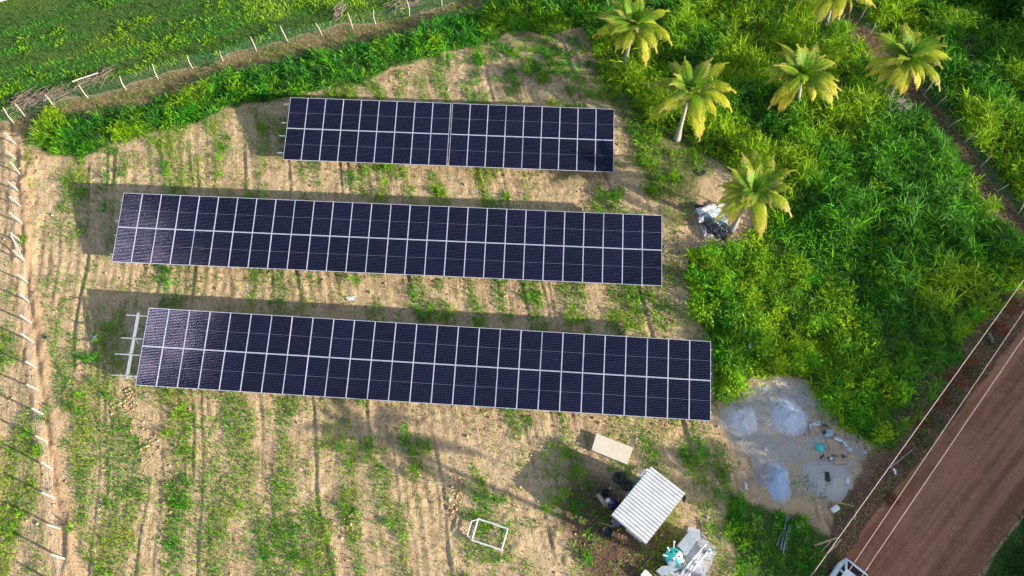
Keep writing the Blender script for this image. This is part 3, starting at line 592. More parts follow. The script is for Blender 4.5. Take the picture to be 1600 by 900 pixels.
# ------------------------------------------------------------------ leafy trees (right edge and beyond, shading the road)
def tree_meshes(seed, rad, h, nleaf=5200):
    r = np.random.default_rng(seed); K = 16
    cc = np.stack([r.normal(0, rad*.48, K), r.normal(0, rad*.48, K), h*.72+r.normal(0, h*.13, K)], 1); cr = r.uniform(.26, .5, K)*rad
    ci = r.integers(0, K, nleaf); v = r.normal(size=(nleaf, 3)); v /= np.linalg.norm(v, axis=1)[:, None]; pos = cc[ci]+v*(cr[ci]*r.uniform(.55, 1.05, nleaf)**.6)[:, None]
    V, Qd, k = blades(pos, r.uniform(0, 6.28, nleaf), r.uniform(.22, .5, nleaf), r.uniform(.12, .24, nleaf), r.uniform(R(-20), R(50), nleaf), r.uniform(0, R(60), nleaf), 2)
    tint = pal(K, [(.035, .11, .02), (.055, .15, .02), (.08, .18, .02)])[ci]*r.uniform(.75, 1.25, (nleaf, 1))
    crown = npmesh('crown', V, Qd, np.clip(np.repeat(tint, k, 0), 0, 1)); crown.materials.append(LEAF)
    t = MB(); t.tube([(0, 0, -.2), (.1, .05, h*.25), (0, .1, h*.5), (.1, 0, h*.75)], [.26, .2, .15, .06], 9)
    for q in range(9):
        e = cc[q]; t.tube([(.05, .05, h*.35+.03*q*h*.3), tuple(e*.5+np.array([0, 0, h*.25])), tuple(e)], [.09, .06, .02], 6)
    trunk = t.mesh('trunk'); trunk.materials.append(BARK2); return crown, trunk
TM = [tree_meshes(31, 3.6, 9.5), tree_meshes(32, 3.0, 8.0)]
def put_tree(x, y, k, s, rz, label, group):
    root = empty('leafy_tree', (x, y, 0), rz, label=label, cat='tree', group=group); root.scale = (s, s, s)
    for nm, me in zip(('crown', 'trunk'), TM[k]):
        o = bpy.data.objects.new(nm, me); col.objects.link(o); o.parent = root
for i, (px, py, h, k, s) in enumerate([(1480, 470, 7.2, 0, .9), (1580, 430, 7.2, 1, 1.1), (1400, 500, 6.8, 1, .95), (1560, 560, 7.2, 0, 1.05), (1500, 660, 7.0, 0, 1.05), (1400, 730, 6.8, 1, 1.15), (1600, 700, 7.0, 0, 1.1), (1490, 810, 6.8, 1, 1.2), (1330, 830, 6.5, 1, 1.1), (1240, 735, 6., 1, .85), (1590, 850, 7., 0, 1.1), (1400, 890, 6.8, 0, 1.0)]):
    x, y = shadow_src(px, py, h); put_tree(x, y, k, s, i*1.3, 'broad leafy tree across the dirt road, shading it from beyond the right edge', 'trees across the dirt road')
# bushy small trees in the upper right corner
SM = [tree_meshes(41, 1.7, 2.6, 3000)]; TM.append(SM[0])
for i, (px, py, s, lb) in enumerate([(1585, 30, 1.15, 'bright green bushy tree in the top right corner'), (1545, -25, 1.0, 'bushy green tree behind the dark gap, cut by the top edge near the right corner'), (1470, -20, .8, 'small bush at the top edge left of the dark gap'), (1640, 110, 1.1, 'bushy tree cut by the right edge below the corner')]):
    g = G(px, py); put_tree(g.x, g.y, 2, s, i*2.1, lb, 'bushes at the right edge of the photo')

# ------------------------------------------------------------------ fences
def zt(x, y): return float(hz(np.array([x]), np.array([y]))[0])
def fence(name, pts, hts, mat, wm, label, cat, rad=.045, sq=False, rows=6, mesh_step=0, lean=.06, top=1.15, wr=.006, extra=None):
    W = [G(a, b) for a, b in pts]; root = empty(name, W[0], 0, label=label, cat=cat); tops = []
    for i, p in enumerate(W):
        h = hts if not isinstance(hts, (list, tuple)) else hts[i]; h *= random.uniform(.92, 1.08); z = zt(p.x, p.y); q = p-W[0]; dx, dy = random.gauss(0, lean), random.gauss(0, lean)
        m = MB()
        if sq:
            T = Matrix.Shear('XY', 4, (dx/h, dy/h)) if False else Matrix.Identity(4)
            m.add([(q.x+sx*.04+(dx if k else 0), q.y+sy*.04+(dy if k else 0), (z+h if k else z-.3)) for k in (0, 1) for sx, sy in ((-1, -1), (1, -1), (1, 1), (-1, 1))], [(3, 2, 1, 0), (4, 5, 6, 7)]+[(a_, (a_+1) % 4, 4+(a_+1) % 4, 4+a_) for a_ in range(4)])
        else:
            k1, k2 = random.gauss(0, .04), random.gauss(0, .04)
            m.tube([(q.x, q.y, z-.3), (q.x+dx*.4+k1, q.y+dy*.4+k2, z+h*.5), (q.x+dx, q.y+dy, z+h)], [rad*1.1, rad, rad*.75], 7)
        m.build('post', mat, root); tops.append((q, dx, dy, z, h))
    w = MB()
    for (a_, ax, ay, az_, ah), (b_, bx_, by_, bz, bh) in zip(tops[:-1], tops[1:]):
        for r_ in range(rows):
            f = (r_+.6)/rows*.92; A = Vector((a_.x+ax*f, a_.y+ay*f, az_+min(ah, top)*f)); B = Vector((b_.x+bx_*f, b_.y+by_*f, bz+min(bh, top)*f)); M_ = (A+B)/2-Vector((0, 0, .02+random.random()*.02))
            w.tube([A, M_, B], wr, 4, cap=False)
        if mesh_step:
            n = max(1, int((b_-a_).length/mesh_step))
            for s in range(n):
                t = (s+.5)/n; p_ = a_.lerp(b_, t); w.tube([(p_.x, p_.y, (az_+bz)/2+.05), (p_.x, p_.y, (az_+bz)/2+min(ah, bh, top)*.88)], wr*.8, 3, cap=False)
    w.build('wire', wm, root)
    if extra: extra(root, W)
    return root
LP = [(24, 225), (25, 249), (30, 272), (28, 298), (32, 322), (34, 349), (37, 381), (39, 409), (42, 441), (45, 472), (48, 504), (51, 534), (56, 575), (61, 610), (69, 649), (73, 691), (80, 734), (85, 779), (93, 826), (101, 874), (108, 922)]
def braces(root, W):
    p = G(37, 381)-W[0]; q = G(39, 409)-W[0]
    MB().tube([(p.x-.15, p.y, 1.05), (q.x, q.y, .05)], .05, 6).build('brace', CONCP, root)
fence('concrete_post_fence', LP, 1.2, CONCP, WIREM, 'row of short white concrete posts with wires down the left side of the field', 'fence', sq=True, rows=5, extra=braces, top=1.1)
TP = [(-40, 208), (22, 193), (40, 184), (88, 170), (138, 154), (197, 140), (247, 124), (301, 107), (348, 95), (401, 81), (451, 67), (504, 56), (551, 45), (587, 37), (639, 26), (690, 12), (745, -2), (800, -20)]
fence('wooden_post_fence', TP, 1.35, simple('bleached_wood', (.50, .42, .33), .85, 0, .25, 9, .3), simple('green_wire_netting', (.16, .24, .21), .6, .2, .15, 6, .05), 'crooked bleached wooden posts with wire netting between the field and the pasture', 'fence', rad=.04, rows=8, mesh_step=.3, lean=.14, top=1.3, wr=.0045)
RP = [(1318, 5), (1342, 34), (1359, 53), (1379, 78), (1410, 118), (1442, 150), (1461, 169), (1479, 200), (1504, 224), (1530, 262), (1556, 300), (1590, 337), (1625, 385)]
fence('track_fence', RP, 1.3, simple('grey_stick', (.42, .38, .34), .85, 0, .25, 9, .3), WIREM, 'thin grey stick fence with slack wire along the dark dirt track in the tall grass', 'fence', rad=.03, rows=4, lean=.2, wr=.0028)
# the white tube at the top left edge of the pasture
g = G(-10, 6); g2 = G(24, -2); m = MB(); m.tube([(0, 0, .1), tuple((g2-g)+Vector((0, 0, .12)))], .05, 8); meta(m.build('white_pipe', PVC, loc=g), 'white pipe lying in the pasture in the top left corner', 'pipe')

# ------------------------------------------------------------------ brush piles and sticks
def brush(name, pxs, n, L, label, rad=.016, mat=simple('dead_branch', (.26, .20, .155), .9, 0, .3, 9, .3), h=.35, ang=None, spread=.5):
    W = [G(a, b) for a, b in pxs]; m = MB(); o = W[0]
    for i in range(n):
        t = random.random()*(len(W)-1); k = min(int(t), len(W)-2); p = W[k].lerp(W[k+1], t-k)-o; p += Vector((random.gauss(0, spread*.5), random.gauss(0, spread*.5), 0))
        a_ = (math.atan2((W[-1]-W[0]).y, (W[-1]-W[0]).x) if ang is None else ang)+random.gauss(0, .55); l = L*random.uniform(.4, 1); z0 = random.uniform(.03, h)
        d = Vector((math.cos(a_), math.sin(a_), random.uniform(-.15, .3)))*l*.5; q = Vector((0, 0, z0))
        m.tube([p+q-d, p+q+Vector((random.gauss(0, .06), random.gauss(0, .06), .03)), p+q+d], [rad*random.uniform(.6, 1.4), rad, rad*.4], 5)
    return meta(m.build(name, mat, loc=(o.x, o.y, zt(o.x, o.y))), label, 'branches', 'heaps of dead branches')
brush('brush_pile', [(25, 166), (60, 156), (105, 147)], 150, 1.8, 'long heap of dead brown branches against the wooden fence near the left corner')
brush('brush_pile', [(122, 139), (150, 126), (172, 118)], 60, 1.6, 'smaller heap of dead branches under a pale log by the wooden fence')
brush('brush_pile', [(527, 30), (540, 20)], 45, 1.0, 'dead twiggy bush leaning on the wooden fence', h=.9, ang=1.4, spread=.3)
brush('brush_pile', [(615, 12), (655, 2)], 60, 1.5, 'heap of dead branches behind the fence at the top edge')
brush('brush_pile', [(1385, 175), (1412, 165)], 80, 1.2, 'tangle of dead fronds and sticks at the foot of the palm by the track', mat=simple('grey_dead_wood', (.40, .36, .33), .85, 0, .3, 9, .3))
brush('brush_pile', [(1180, 748), (1203, 738)], 26, 1.3, 'loose thin laths strewn left of the blue grey gravel heap', rad=.018, mat=simple('grey_lath', (.45, .42, .40), .85, 0, .3, 9, .3), h=.12)
def stick(a, b, r, label, mat=WOODP, z=.06, name='log', cat='log', group=None, z2=None):
    p = G(*a); q = G(*b); zz = zt(p.x, p.y); z2 = z if z2 is None else z2; d = q-p; m = MB(); n = 6
    pts = [(d.x*i/n+random.gauss(0, r*.25), d.y*i/n+random.gauss(0, r*.25), z+(z2-z)*i/n) for i in range(n+1)]
    m.tube(pts, [r*(1-.25*i/n) for i in range(n+1)], 8); return meta(m.build(name, mat, loc=(p.x, p.y, zz), smooth=False), label, cat, group)
stick((118, 134), (158, 121), .05, 'pale log lying on the branches behind the wooden fence', simple('barkless_log', (.50, .45, .38), .85), .45)
stick((1285, 779), (1334, 791), .055, 'long tan pole lying below the round gravel heap')
stick((1271, 853), (1308, 840), .06, 'tan log pointing at the power line, uppermost of the roadside logs')
stick((1279, 865), (1298, 846), .035, 'thin tan pole between the two thicker roadside logs')
stick((1291, 866), (1313, 844), .05, 'tan log lying nearest the road under the power line')
stick((1265, 874), (1274, 864), .03, 'short pale stick at the lower end of the roadside logs')
stick((1335, 813), (1337, 797), .03, 'short upright looking stick on the red verge', name='stick', cat='stick')
stick((1390, 731), (1425, 703), .035, 'long dry branch on the red verge beside the road', WOOD, name='branch', cat='branch')
stick((1394, 733), (1399, 742), .07, 'short white tube lying on the red verge', PVC, .1, name='white_tube', cat='tube')
stick((1374, 690), (1378, 698), .05, 'white scrap tube at the foot of the green bush', PVC, .1, name='white_tube', cat='tube')
stick((1543, 522), (1550, 536), .08, 'bent pale frond stalk lying on the roadside verge', simple('pale_stalk', (.38, .38, .33), .8), .1, name='frond_stalk', cat='palm frond')
stick((900, 692.5), (914, 697.5), .03, 'pale lath lying left of the cream slab', WOODP, .08, name='lath', cat='lath')
stick((1097, 307), (1125, 322), .035, 'pale stick lying above the tarpaulin heap', WOODP, .1, name='stick', cat='stick')
stick((1124, 393), (1157, 374), .03, 'thin dry branch below the bright palm', WOODP, .25, name='branch', cat='branch')
stick((1392, 188), (1415, 172), .05, 'grey fallen trunk piece below the palm beside the track', WOOD, .3)
stick((1092, 810), (1097, 845), .022, 'dark thin rod beside the grey concrete pad', BLACK, .06, name='rod', cat='rod')
stick((1120, 833), (1129, 846), .028, 'short grey offcut right of the concrete pad', GREYPIPE, .05, name='offcut', cat='pipe')
stick((14, 627), (22, 621), .04, 'small pale stick among the weeds left of the concrete posts', WOODP, .1, name='stick', cat='stick')
# grey pipe bundle
for i, (a, b, lb) in enumerate([((1213, 853), (1232, 809), 'leftmost'), ((1219, 860), (1228, 806), 'second from the left'), ((1221, 866), (1231, 822), 'longest lower'), ((1226, 858), (1236, 820), 'rightmost')]):
    stick(a, b, .04, lb+' grey plastic pipe of the bundle in the weeds', GREYPIPE, .08+.05*(i % 3), name='plastic_pipe', cat='pipe', group='grey pipes lying in the weeds')

# ------------------------------------------------------------------ gravel heaps
def pile_mat(name, c1, c2, tint=None, rx=1., ry=1.):
    t = NT(name); n = t.noise(22, 4, .7); n2 = t.noise(2.0, 4, .6); v = t.n('ShaderNodeTexVoronoi'); v.inputs['Scale'].default_value = 16; t.l(t.obj(), v.inputs['Vector'])
    c = t.mix(t.ramp(n, [(.35, 0.), (.65, 1.)]), c1, c2); c = t.mix(t.ramp(n2, [(.4, 0.), (.7, .6)]), c, tint or c2)
    sp = t.n('ShaderNodeSeparateXYZ'); t.l(t.obj(), sp.inputs[0]); ax_ = t.math('DIVIDE', sp.outputs[0], rx); ay_ = t.math('DIVIDE', sp.outputs[1], ry)
    d_ = t.math('SQRT', t.math('ADD', t.math('MULTIPLY', ax_, ax_), t.math('MULTIPLY', ay_, ay_))); d_ = t.math('ADD', d_, t.math('MULTIPLY', t.math('SUBTRACT', t.noise(5, 5, .75), .5), .9))
    c = t.mix(t.ramp(d_, [(.68, 0.), (.95, 1.)]), c, t.mix(n, (.36, .34, .32), (.50, .46, .42)))
    t.bsdf(c, .95, 0, .1, t.math('ADD', v.outputs['Distance'], n), .7, .04); return t.m
PM = [pile_mat('pale_gravel', (.38, .41, .46), (.68, .71, .76), (.60, .55, .50), 1.0, .95), pile_mat('crushed_stone', (.42, .46, .52), (.62, .67, .74), None, 1.15, 1.2), pile_mat('blue_grey_stone', (.28, .36, .47), (.46, .56, .70), None, .85, 1.15), pile_mat('grey_sand', (.34, .34, .33), (.52, .51, .48), (.56, .48, .40), 1.35, 1.25)]
PLb = ['pale grey gravel heap, leftmost, next to the lowest solar row end', 'smooth light grey gravel heap left of the cardboard scraps', 'blue grey stone heap with laths at its left side', 'wide low sandy heap with a dark hole in its middle']
for (px, py, rx, ry, h), mt, lb, sd_ in zip(PILES, PM, PLb, range(4)):
    c = G(px, py); n, k = 64, 22; vs = [(0, 0, h)]; fs = []; rr = np.random.default_rng(sd_+5); ph = rr.uniform(0, 6.28, 6)
    for i in range(1, k+1):
        for j in range(n):
            a_ = j*2*math.pi/n; e = 1+.05*math.sin(13*a_+ph[4])+.10*math.sin(2*a_+ph[0])+.07*math.sin(3*a_+ph[1])+.05*math.sin(5*a_+ph[2])+.03*math.sin(9*a_+ph[3]); r_ = i/k
            x, y = rx*e*r_*math.cos(a_), ry*e*r_*math.sin(a_); z = .85*h*(1-r_**1.2)**1.25 if r_ < 1 else 0
            z += .10*h/.25*(float(fbm(np.array([x+9]), np.array([y+9]), .4, sd_+200, 3)[0])-.5)*(1-r_)*2.4
            if sd_ == 3: z -= .20*math.exp(-((x/.16)**2+((y)/.34)**2))
            vs.append((x, y, z-.03))
    for j in range(n): fs.append((0, 1+j, 1+(j+1) % n))
    for i in range(k-1):
        for j in range(n): q = 1+i*n; fs.append((q+j, q+n+j, q+n+(j+1) % n, q+(j+1) % n))
    me = bpy.data.meshes.new('gravel_heap'); me.from_pydata(vs, [], fs); meta(link('gravel_heap', me, mt, loc=c, smooth=True), lb, 'gravel heap', 'gravel heaps of the clearing')
g = G(1291, 746); meta(MB().box((0, 0, .0), (.20, .5, .05), rz=-.1).build('black_board', BLACK, loc=(g.x, g.y, .19)), 'black strip lying in the middle of the sandy heap', 'board')

# ------------------------------------------------------------------ scraps
def sheet(name, pts, mat, label, cat, z=.03, crumple=.03, group=None, th=.012, seed=0, n=9, zc=None):
    """crumpled sheet spanning a pixel quad"""
    W = [G(a, b) for a, b in pts]; o = W[0]; rr = np.random.default_rng(seed+300); vs = []
    H = rr.random((n, n)); zb = zt(o.x, o.y)
    for i in range(n):
        for j in range(n):
            u, v = i/(n-1), j/(n-1); p = (W[0]*(1-u)+W[1]*u)*(1-v)+(W[3]*(1-u)+W[2]*u)*v-o
            e = math.sin(u*math.pi)*math.sin(v*math.pi); dz = crumple*(H[i, j]-.3)*2+(zc or 0)*e
            vs.append((p.x+rr.normal(0, crumple*.5), p.y+rr.normal(0, crumple*.5), z+max(dz, -z*.6)))
    fs = [(i*n+j, (i+1)*n+j, (i+1)*n+j+1, i*n+j+1) for i in range(n-1) for j in range(n-1)]
    me = bpy.data.meshes.new(name); me.from_pydata(vs, [], fs); ob = link(name, me, mat, loc=(o.x, o.y, zb))
    s = ob.modifiers.new('s', 'SOLIDIFY'); s.thickness = th; return meta(ob, label, cat, group)
gp = 'scraps strewn beside the gravel heaps'
def q4(x, y, w, h, a=0.0):
    c, s = math.cos(a), math.sin(a); return [(x+dx*w/2*c-dy*h/2*s, y+dx*w/2*s+dy*h/2*c) for dx, dy in ((-1, -1), (1, -1), (1, 1), (-1, 1))]
K = 1595/140.
def cp(x, y): return (1230+x/K, 640+y/K)
for i, (pts, mt, lb, z) in enumerate([
    ([cp(380, 270), cp(545, 195), cp(610, 280), cp(400, 365)], SHEETW, 'white folded sheet at the upper left of the cardboard scraps', .06),
    ([cp(440, 280), cp(560, 310), cp(580, 440), cp(400, 400)], CARD, 'grey brown cardboard lying over the white folded sheet', .10),
    ([cp(395, 395), cp(500, 400), cp(490, 500), cp(410, 470)], CARD, 'small cardboard flap beside the light gravel heap', .05),
    ([cp(730, 300), cp(960, 300), cp(1000, 470), cp(800, 430)], CARD, 'large brown cardboard nearest the green bush', .08),
    ([cp(830, 350), cp(1000, 420), cp(1010, 560), cp(860, 480)], CARD, 'brown cardboard under the white strip', .05),
    ([cp(680, 520), cp(860, 540), cp(1000, 680), cp(760, 720)], CARD, 'brown cardboard right of the teal basin', .04),
    ([cp(780, 700), cp(960, 690), cp(1060, 800), cp(900, 870)], CARD, 'tan cardboard in the middle bottom of the scraps', .05),
    ([cp(1040, 790), cp(1180, 790), cp(1220, 880), cp(1060, 900)], CARD, 'tan cardboard at the lower right of the scraps', .04),
    ([cp(830, 850), cp(1000, 870), cp(1040, 960), cp(850, 1000)], CARD, 'tan cardboard above the wide sandy heap', .04),
    ([cp(670, 370), cp(800, 370), cp(800, 470), cp(660, 500)], SHEETG, 'crumpled blue grey plastic between the cardboards', .12),
    ([cp(820, 480), cp(985, 550), cp(960, 600), cp(830, 540)], SHEETW, 'long white strip across the cardboards', .10),
    ([cp(975, 600), cp(1030, 560), cp(1060, 670), cp(1010, 660)], SHEETW, 'bent white scrap at the end of the white strip', .10),
    ([cp(1040, 710), cp(1090, 680), cp(1160, 690), cp(1120, 750)], SHEETW, 'white wrapper right of the cardboards', .06),
    ([cp(700, 850), cp(840, 810), cp(800, 860), cp(730, 930)], BLACKP, 'black plastic bag on the cardboard', .10),
    ([cp(740, 850), cp(790, 850), cp(770, 910), cp(720, 900)], SHEETW, 'white paper lying on the black bag', .16),
    ([cp(570, 870), cp(640, 790), cp(655, 810), cp(595, 890)], BLACKP, 'black strip below the teal basin', .06),
    ([cp(950, 800), cp(980, 800), cp(1000, 880), cp(970, 880)], BLACKP, 'black and white offcut right of the black bag', .08),
    ([cp(610, 260), cp(700, 280), cp(690, 310), cp(610, 310)], BLACKP, 'black plastic above the brown cardboards', .10),
    ([cp(620, 400), cp(680, 370), cp(650, 440), cp(620, 450)], BLACKP, 'black plastic left of the crumpled blue grey plastic', .14),
    ([cp(760, 740), cp(780, 735), cp(860, 800), cp(840, 810)], WOODP, 'short tan lath on the cardboard', .10),
    ([cp(640, 700), cp(720, 715), cp(718, 728), cp(640, 720)], REDM, 'thin red strip right of the teal basin', .08),
    ([cp(1300, 740), cp(1390, 730), cp(1400, 800), cp(1310, 810)], SHEETG, 'grey bag at the edge of the green bush', .15),
    ([(1321, 748), (1326, 746), (1326, 755), (1320, 756)], SHEETW, 'crumpled white bag right of the wide sandy heap', .10),
    ([(1196, 700), (1199, 702), (1196, 706), (1193, 703)], SHEETW, 'tiny white scrap on the pale soil', .04),
    ([(1243, 817), (1254, 818), (1253, 827), (1244, 826)], SHEETW, 'crumpled white netting next to the grey pipes', .06),
    ([(1184, 778), (1187, 777), (1188, 781), (1184, 782)], SHEETW, 'small cream scrap left of the blue grey heap', .05),
    ([(1162, 753), (1166, 755), (1168, 766), (1164, 764)], SHEETW, 'white scrap in the weeds right of the shed', .05),
    ([(145, 526), (151, 525), (152, 531), (146, 532)], SHEETW, 'small white scrap on the field left of the lowest solar row', .06),
    ([(541, 466), (556, 463), (557, 469), (546, 471)], SHEETW, 'pale scrap on the soil above the lowest solar row', .05),
    ([(1104, 808), (1107, 805), (1109, 811), (1105, 812)], SHEETW, 'white wrapper on the soil right of the shed', .05),
    ([(1163, 548), (1166, 548), (1166, 554), (1163, 553)], SHEETW, 'small white scrap caught in the undergrowth', .9),
    ([(68, 527), (75, 524), (76, 529), (70, 531)], BLACKP, 'small dark scrap among the weeds left of the lowest solar row', .05),
    ]): sheet('scrap', pts, mt, lb, 'scrap', z, .02 if mt in (CARD, WOODP) else .035, gp, seed=i, n=5)
g = G(*cp(583, 680)); root = empty('basin', (g.x, g.y, .02), 0, label='round teal plastic basin left of the brown cardboards', cat='basin')
MB().lathe([(.001, .16), (.10, .155), (.19, .12), (.22, .03), (.235, .0), (.225, -.01)], 24).build('bowl', TEAL, root, smooth=True)
g = G(1303, 796); root = empty('jerrycan', (g.x, g.y, .02), .5, label='white plastic jerrycan lying right of the tan pole', cat='jerrycan')
MB().box((0, 0, .13), (.42, .28, .26)).build('body', PVC, root, bevel=.06, smooth=True); MB().lathe([(.04, 0), (.045, .06), (.001, .06)], 12, (.23, 0, .17), M=Matrix.Rotation(R(90), 4, 'Y')).build('cap', SHEETG, root)
MB().tube([(-.1, 0, .26), (-.06, 0, .31), (.06, 0, .31), (.1, 0, .26)], .018, 6).build('handle', PVC, root)

# ------------------------------------------------------------------ tarpaulin heap under the palm
root = empty('tarpaulin_heap', (*G(1112, 350)[:2], 0), 0, label='heap of grey tarpaulin and crumpled black plastic beside the bright palm', cat='tarpaulin')
K6 = 9.0
def tp(x, y): return (1070+x/K6, 300+y/K6)
def tsheet(pts, mat, nm, z, cr, seed, zc, n=13):
    o = sheet(nm, pts, mat, None, None, z, cr, None, seed=seed, n=n, zc=zc); w = o.location-root.location; o.parent = root; o.location = w; return o
tsheet([tp(130, 290), tp(420, 210), tp(600, 340), tp(250, 430)], SHEETG, 'tarpaulin', .15, .05, 1, .25)
tsheet([tp(240, 400), tp(590, 350), tp(590, 600), tp(290, 560)], SHEETG, 'tarpaulin', .12, .07, 7, .2)
tsheet([tp(230, 370), tp(560, 480), tp(580, 720), tp(260, 620)], BLACKP, 'plastic_sheet', .20, .10, 2, .22, 15)
tsheet([tp(130, 180), tp(330, 200), tp(300, 260), tp(150, 260)], BLACKP, 'plastic_sheet', .05, .05, 3, .05)
tsheet([tp(130, 280), tp(400, 215), tp(430, 260), tp(190, 360)], SHEETW, 'white_sheet', .38, .05, 4, .12)
tsheet([tp(430, 220), tp(530, 180), tp(540, 215), tp(450, 245)], SHEETW, 'white_sheet', .25, .03, 5, .05)
tsheet([tp(170, 400), tp(240, 380), tp(250, 450), tp(190, 470)], SHEETW, 'white_sheet', .3, .05, 6, .05)
tsheet([tp(220, 480), tp(300, 480), tp(330, 640), tp(240, 660)], simple('pinkish_sacks', (.50, .42, .45), .8, 0, .3), 'sack', .15, .06, 8, .15)
tsheet([tp(290, 600), tp(390, 590), tp(400, 690), tp(310, 680)], simple('beige_sack', (.62, .55, .42), .8, 0, .2), 'sack', .18, .05, 9, .12)
# tyres
def torus(name, px, py, Ro, ri, label, rot=0, z=None, mat=BLACK, hole=True):
    g = G(px, py); n, k = 28, 10; vs = []; fs = []
    for i in range(n):
        for j in range(k):
            a_ = i*2*math.pi/n; b_ = j*2*math.pi/k; cb = abs(math.cos(b_))**.7*math.copysign(1, math.cos(b_)); sb = abs(math.sin(b_))**.7*math.copysign(1, math.sin(b_)); r_ = Ro-ri+ri*cb
            vs.append((r_*math.cos(a_), r_*math.sin(a_), ri*1.1*sb+ri*1.1))
            fs.append((i*k+j, ((i+1) % n)*k+j, ((i+1) % n)*k+(j+1) % k, i*k+(j+1) % k))
    me = bpy.data.meshes.new(name); me.from_pydata(vs, [], fs)
    return meta(link(name, me, mat, loc=(g.x, g.y, zt(g.x, g.y) if z is None else z), smooth=True, rot=(rot, 0, 0)), label, 'tyre', 'old tyres')
torus('tyre', 1096, 271, .27, .06, 'small worn tyre on the bare soil above the tarpaulin heap', mat=simple('dusty_rubber', (.10, .10, .10), .9))
torus('tyre', 967, 747, .33, .11, 'black tyre in the shade, farther from the white roof')
torus('tyre', 979, 759, .30, .10, 'black tyre in the shade right beside the white roof')

# ------------------------------------------------------------------ cream slab
def prism(m, W, z0, z1, mi=0):
    n = len(W); m.add([(p[0], p[1], z0) for p in W]+[(p[0], p[1], z1) for p in W], [tuple(range(n-1, -1, -1)), tuple(range(n, 2*n))]+[(i, (i+1) % n, n+(i+1) % n, n+i) for i in range(n)], mi)
W = [G(a, b, .32) for a, b in ((932, 677), (989.5, 699.5), (979.5, 725.5), (924, 703))]; o = G(955, 702); root = empty('slab_box', (o.x, o.y, 0), 0, label='long cream board top on a low box in front of the shed', cat='box')
m = MB(); prism(m, [(p.x-o.x, p.y-o.y) for p in W][::-1], .27, .32); m.build('lid', CREAM, root, bevel=.008)
m = MB(); c_ = sum((Vector((p.x-o.x, p.y-o.y, 0)) for p in W), Vector())/4; prism(m, [tuple((Vector((p.x-o.x, p.y-o.y, 0))-c_)*.96+c_)[:2] for p in W][::-1], -.05, .268); m.build('base', CONC, root)

# ------------------------------------------------------------------ shed
ZR = 1.78
rc = [G(a, b, z) for (a, b), z in zip(((1017.5, 729), (1071, 771), (1009, 851), (955, 805)), (ZR+.10, ZR-.1, ZR-.1, ZR+.10))]   # top, right, bottom, left
o = sum(rc, Vector())/4; o.z = 0; root = empty('shed', o, 0, label='small shed with a white ribbed metal roof', cat='shed')
A, B, C_, D = [p-o for p in rc]   # A-B and D-C run along the ribs
def roofmat():
    t = NT('white_roof_sheet'); n = t.noise(3, 4, .6); n2 = t.noise(.9, 3, .5); c = t.mix(t.ramp(n, [(.35, 0.), (.7, 1.)]), (.46, .48, .50), (.60, .61, .62)); c = t.mix(t.ramp(n2, [(.5, 0.), (.7, .5)]), c, (.46, .43, .38)); c = t.mix(t.ramp(t.noise(14, 4, .7), [(.60, 0.), (.70, .5)]), c, (.36, .32, .27)); t.bsdf(c, .42, .1, .5, n, .05, .01); return t.m
NR = 18; m = MB(); prof = [(0, 0), (.22, 0), (.34, .06), (.74, .06), (.86, 0)]; row = []
for i in range(NR):
    for f, h in prof:
        t_ = (i+f)/NR; row.append((t_, h))
row.append((1, 0)); NS = 6; vs = []
for s in range(NS+1):
    for t_, h in row:
        p = A.lerp(D, t_).lerp(B.lerp(C_, t_), s/NS); vs.append((p.x, p.y, p.z+h+.004*math.sin(s*2.1+t_*20)))
n = len(row); fs = [(s*n+i, s*n+i+1, (s+1)*n+i+1, (s+1)*n+i) for s in range(NS) for i in range(n-1)]
me = bpy.data.meshes.new('roof'); me.from_pydata(vs, [], fs); ob = link('roof', me, roofmat(), root); sm = ob.modifiers.new('s', 'SOLIDIFY'); sm.thickness = .012
cen = (A+B+C_+D)/4
WA, WB, WC, WD = [Vector((cen.x, cen.y, 0))+(Vector((p.x, p.y, 0))-Vector((cen.x, cen.y, 0)))*.84 for p in (A, B, C_, D)]
def wall(p, q, h0, h1, th=.12):
    d = (q-p).normalized(); nn = Vector((-d.y, d.x, 0))*th; m = MB()
    m.add([p, q, q+nn, p+nn, p+Vector((0, 0, h0)), q+Vector((0, 0, h1)), q+nn+Vector((0, 0, h1)), p+nn+Vector((0, 0, h0))], [(3, 2, 1, 0), (4, 5, 6, 7), (0, 1, 5, 4), (1, 2, 6, 5), (2, 3, 7, 6), (3, 0, 4, 7)]); return m
zh = lambda f: ZR+.08-.2*f-.03
# walls: back (A-B side), right (B-C), lower (C-D); left side (D-A) stays open with posts
wall(WB, WA, zh(.92), zh(.08)).build('wall', CONC, root); wall(WC, WB, zh(.92), zh(.92)).build('wall', CONC, root)
pm = WD.lerp(WC, .45); wall(pm, WC, zh(.5), zh(.92)).build('wall', CONC, root)
for p in (WA, WD, WA.lerp(WD, .5)): MB().box((p.x, p.y, ZR/2-.02), (.09, .09, ZR-.05)).build('post', WOOD, root)
for a_, b_ in ((WA, WD), (WB, WC)):
    z = zh(.08 if a_ is WA else .92)-.01; m = MB(); m.tube([a_+Vector((0, 0, z)), b_+Vector((0, 0, z))], .045, 4); m.build('beam', WOOD, root)
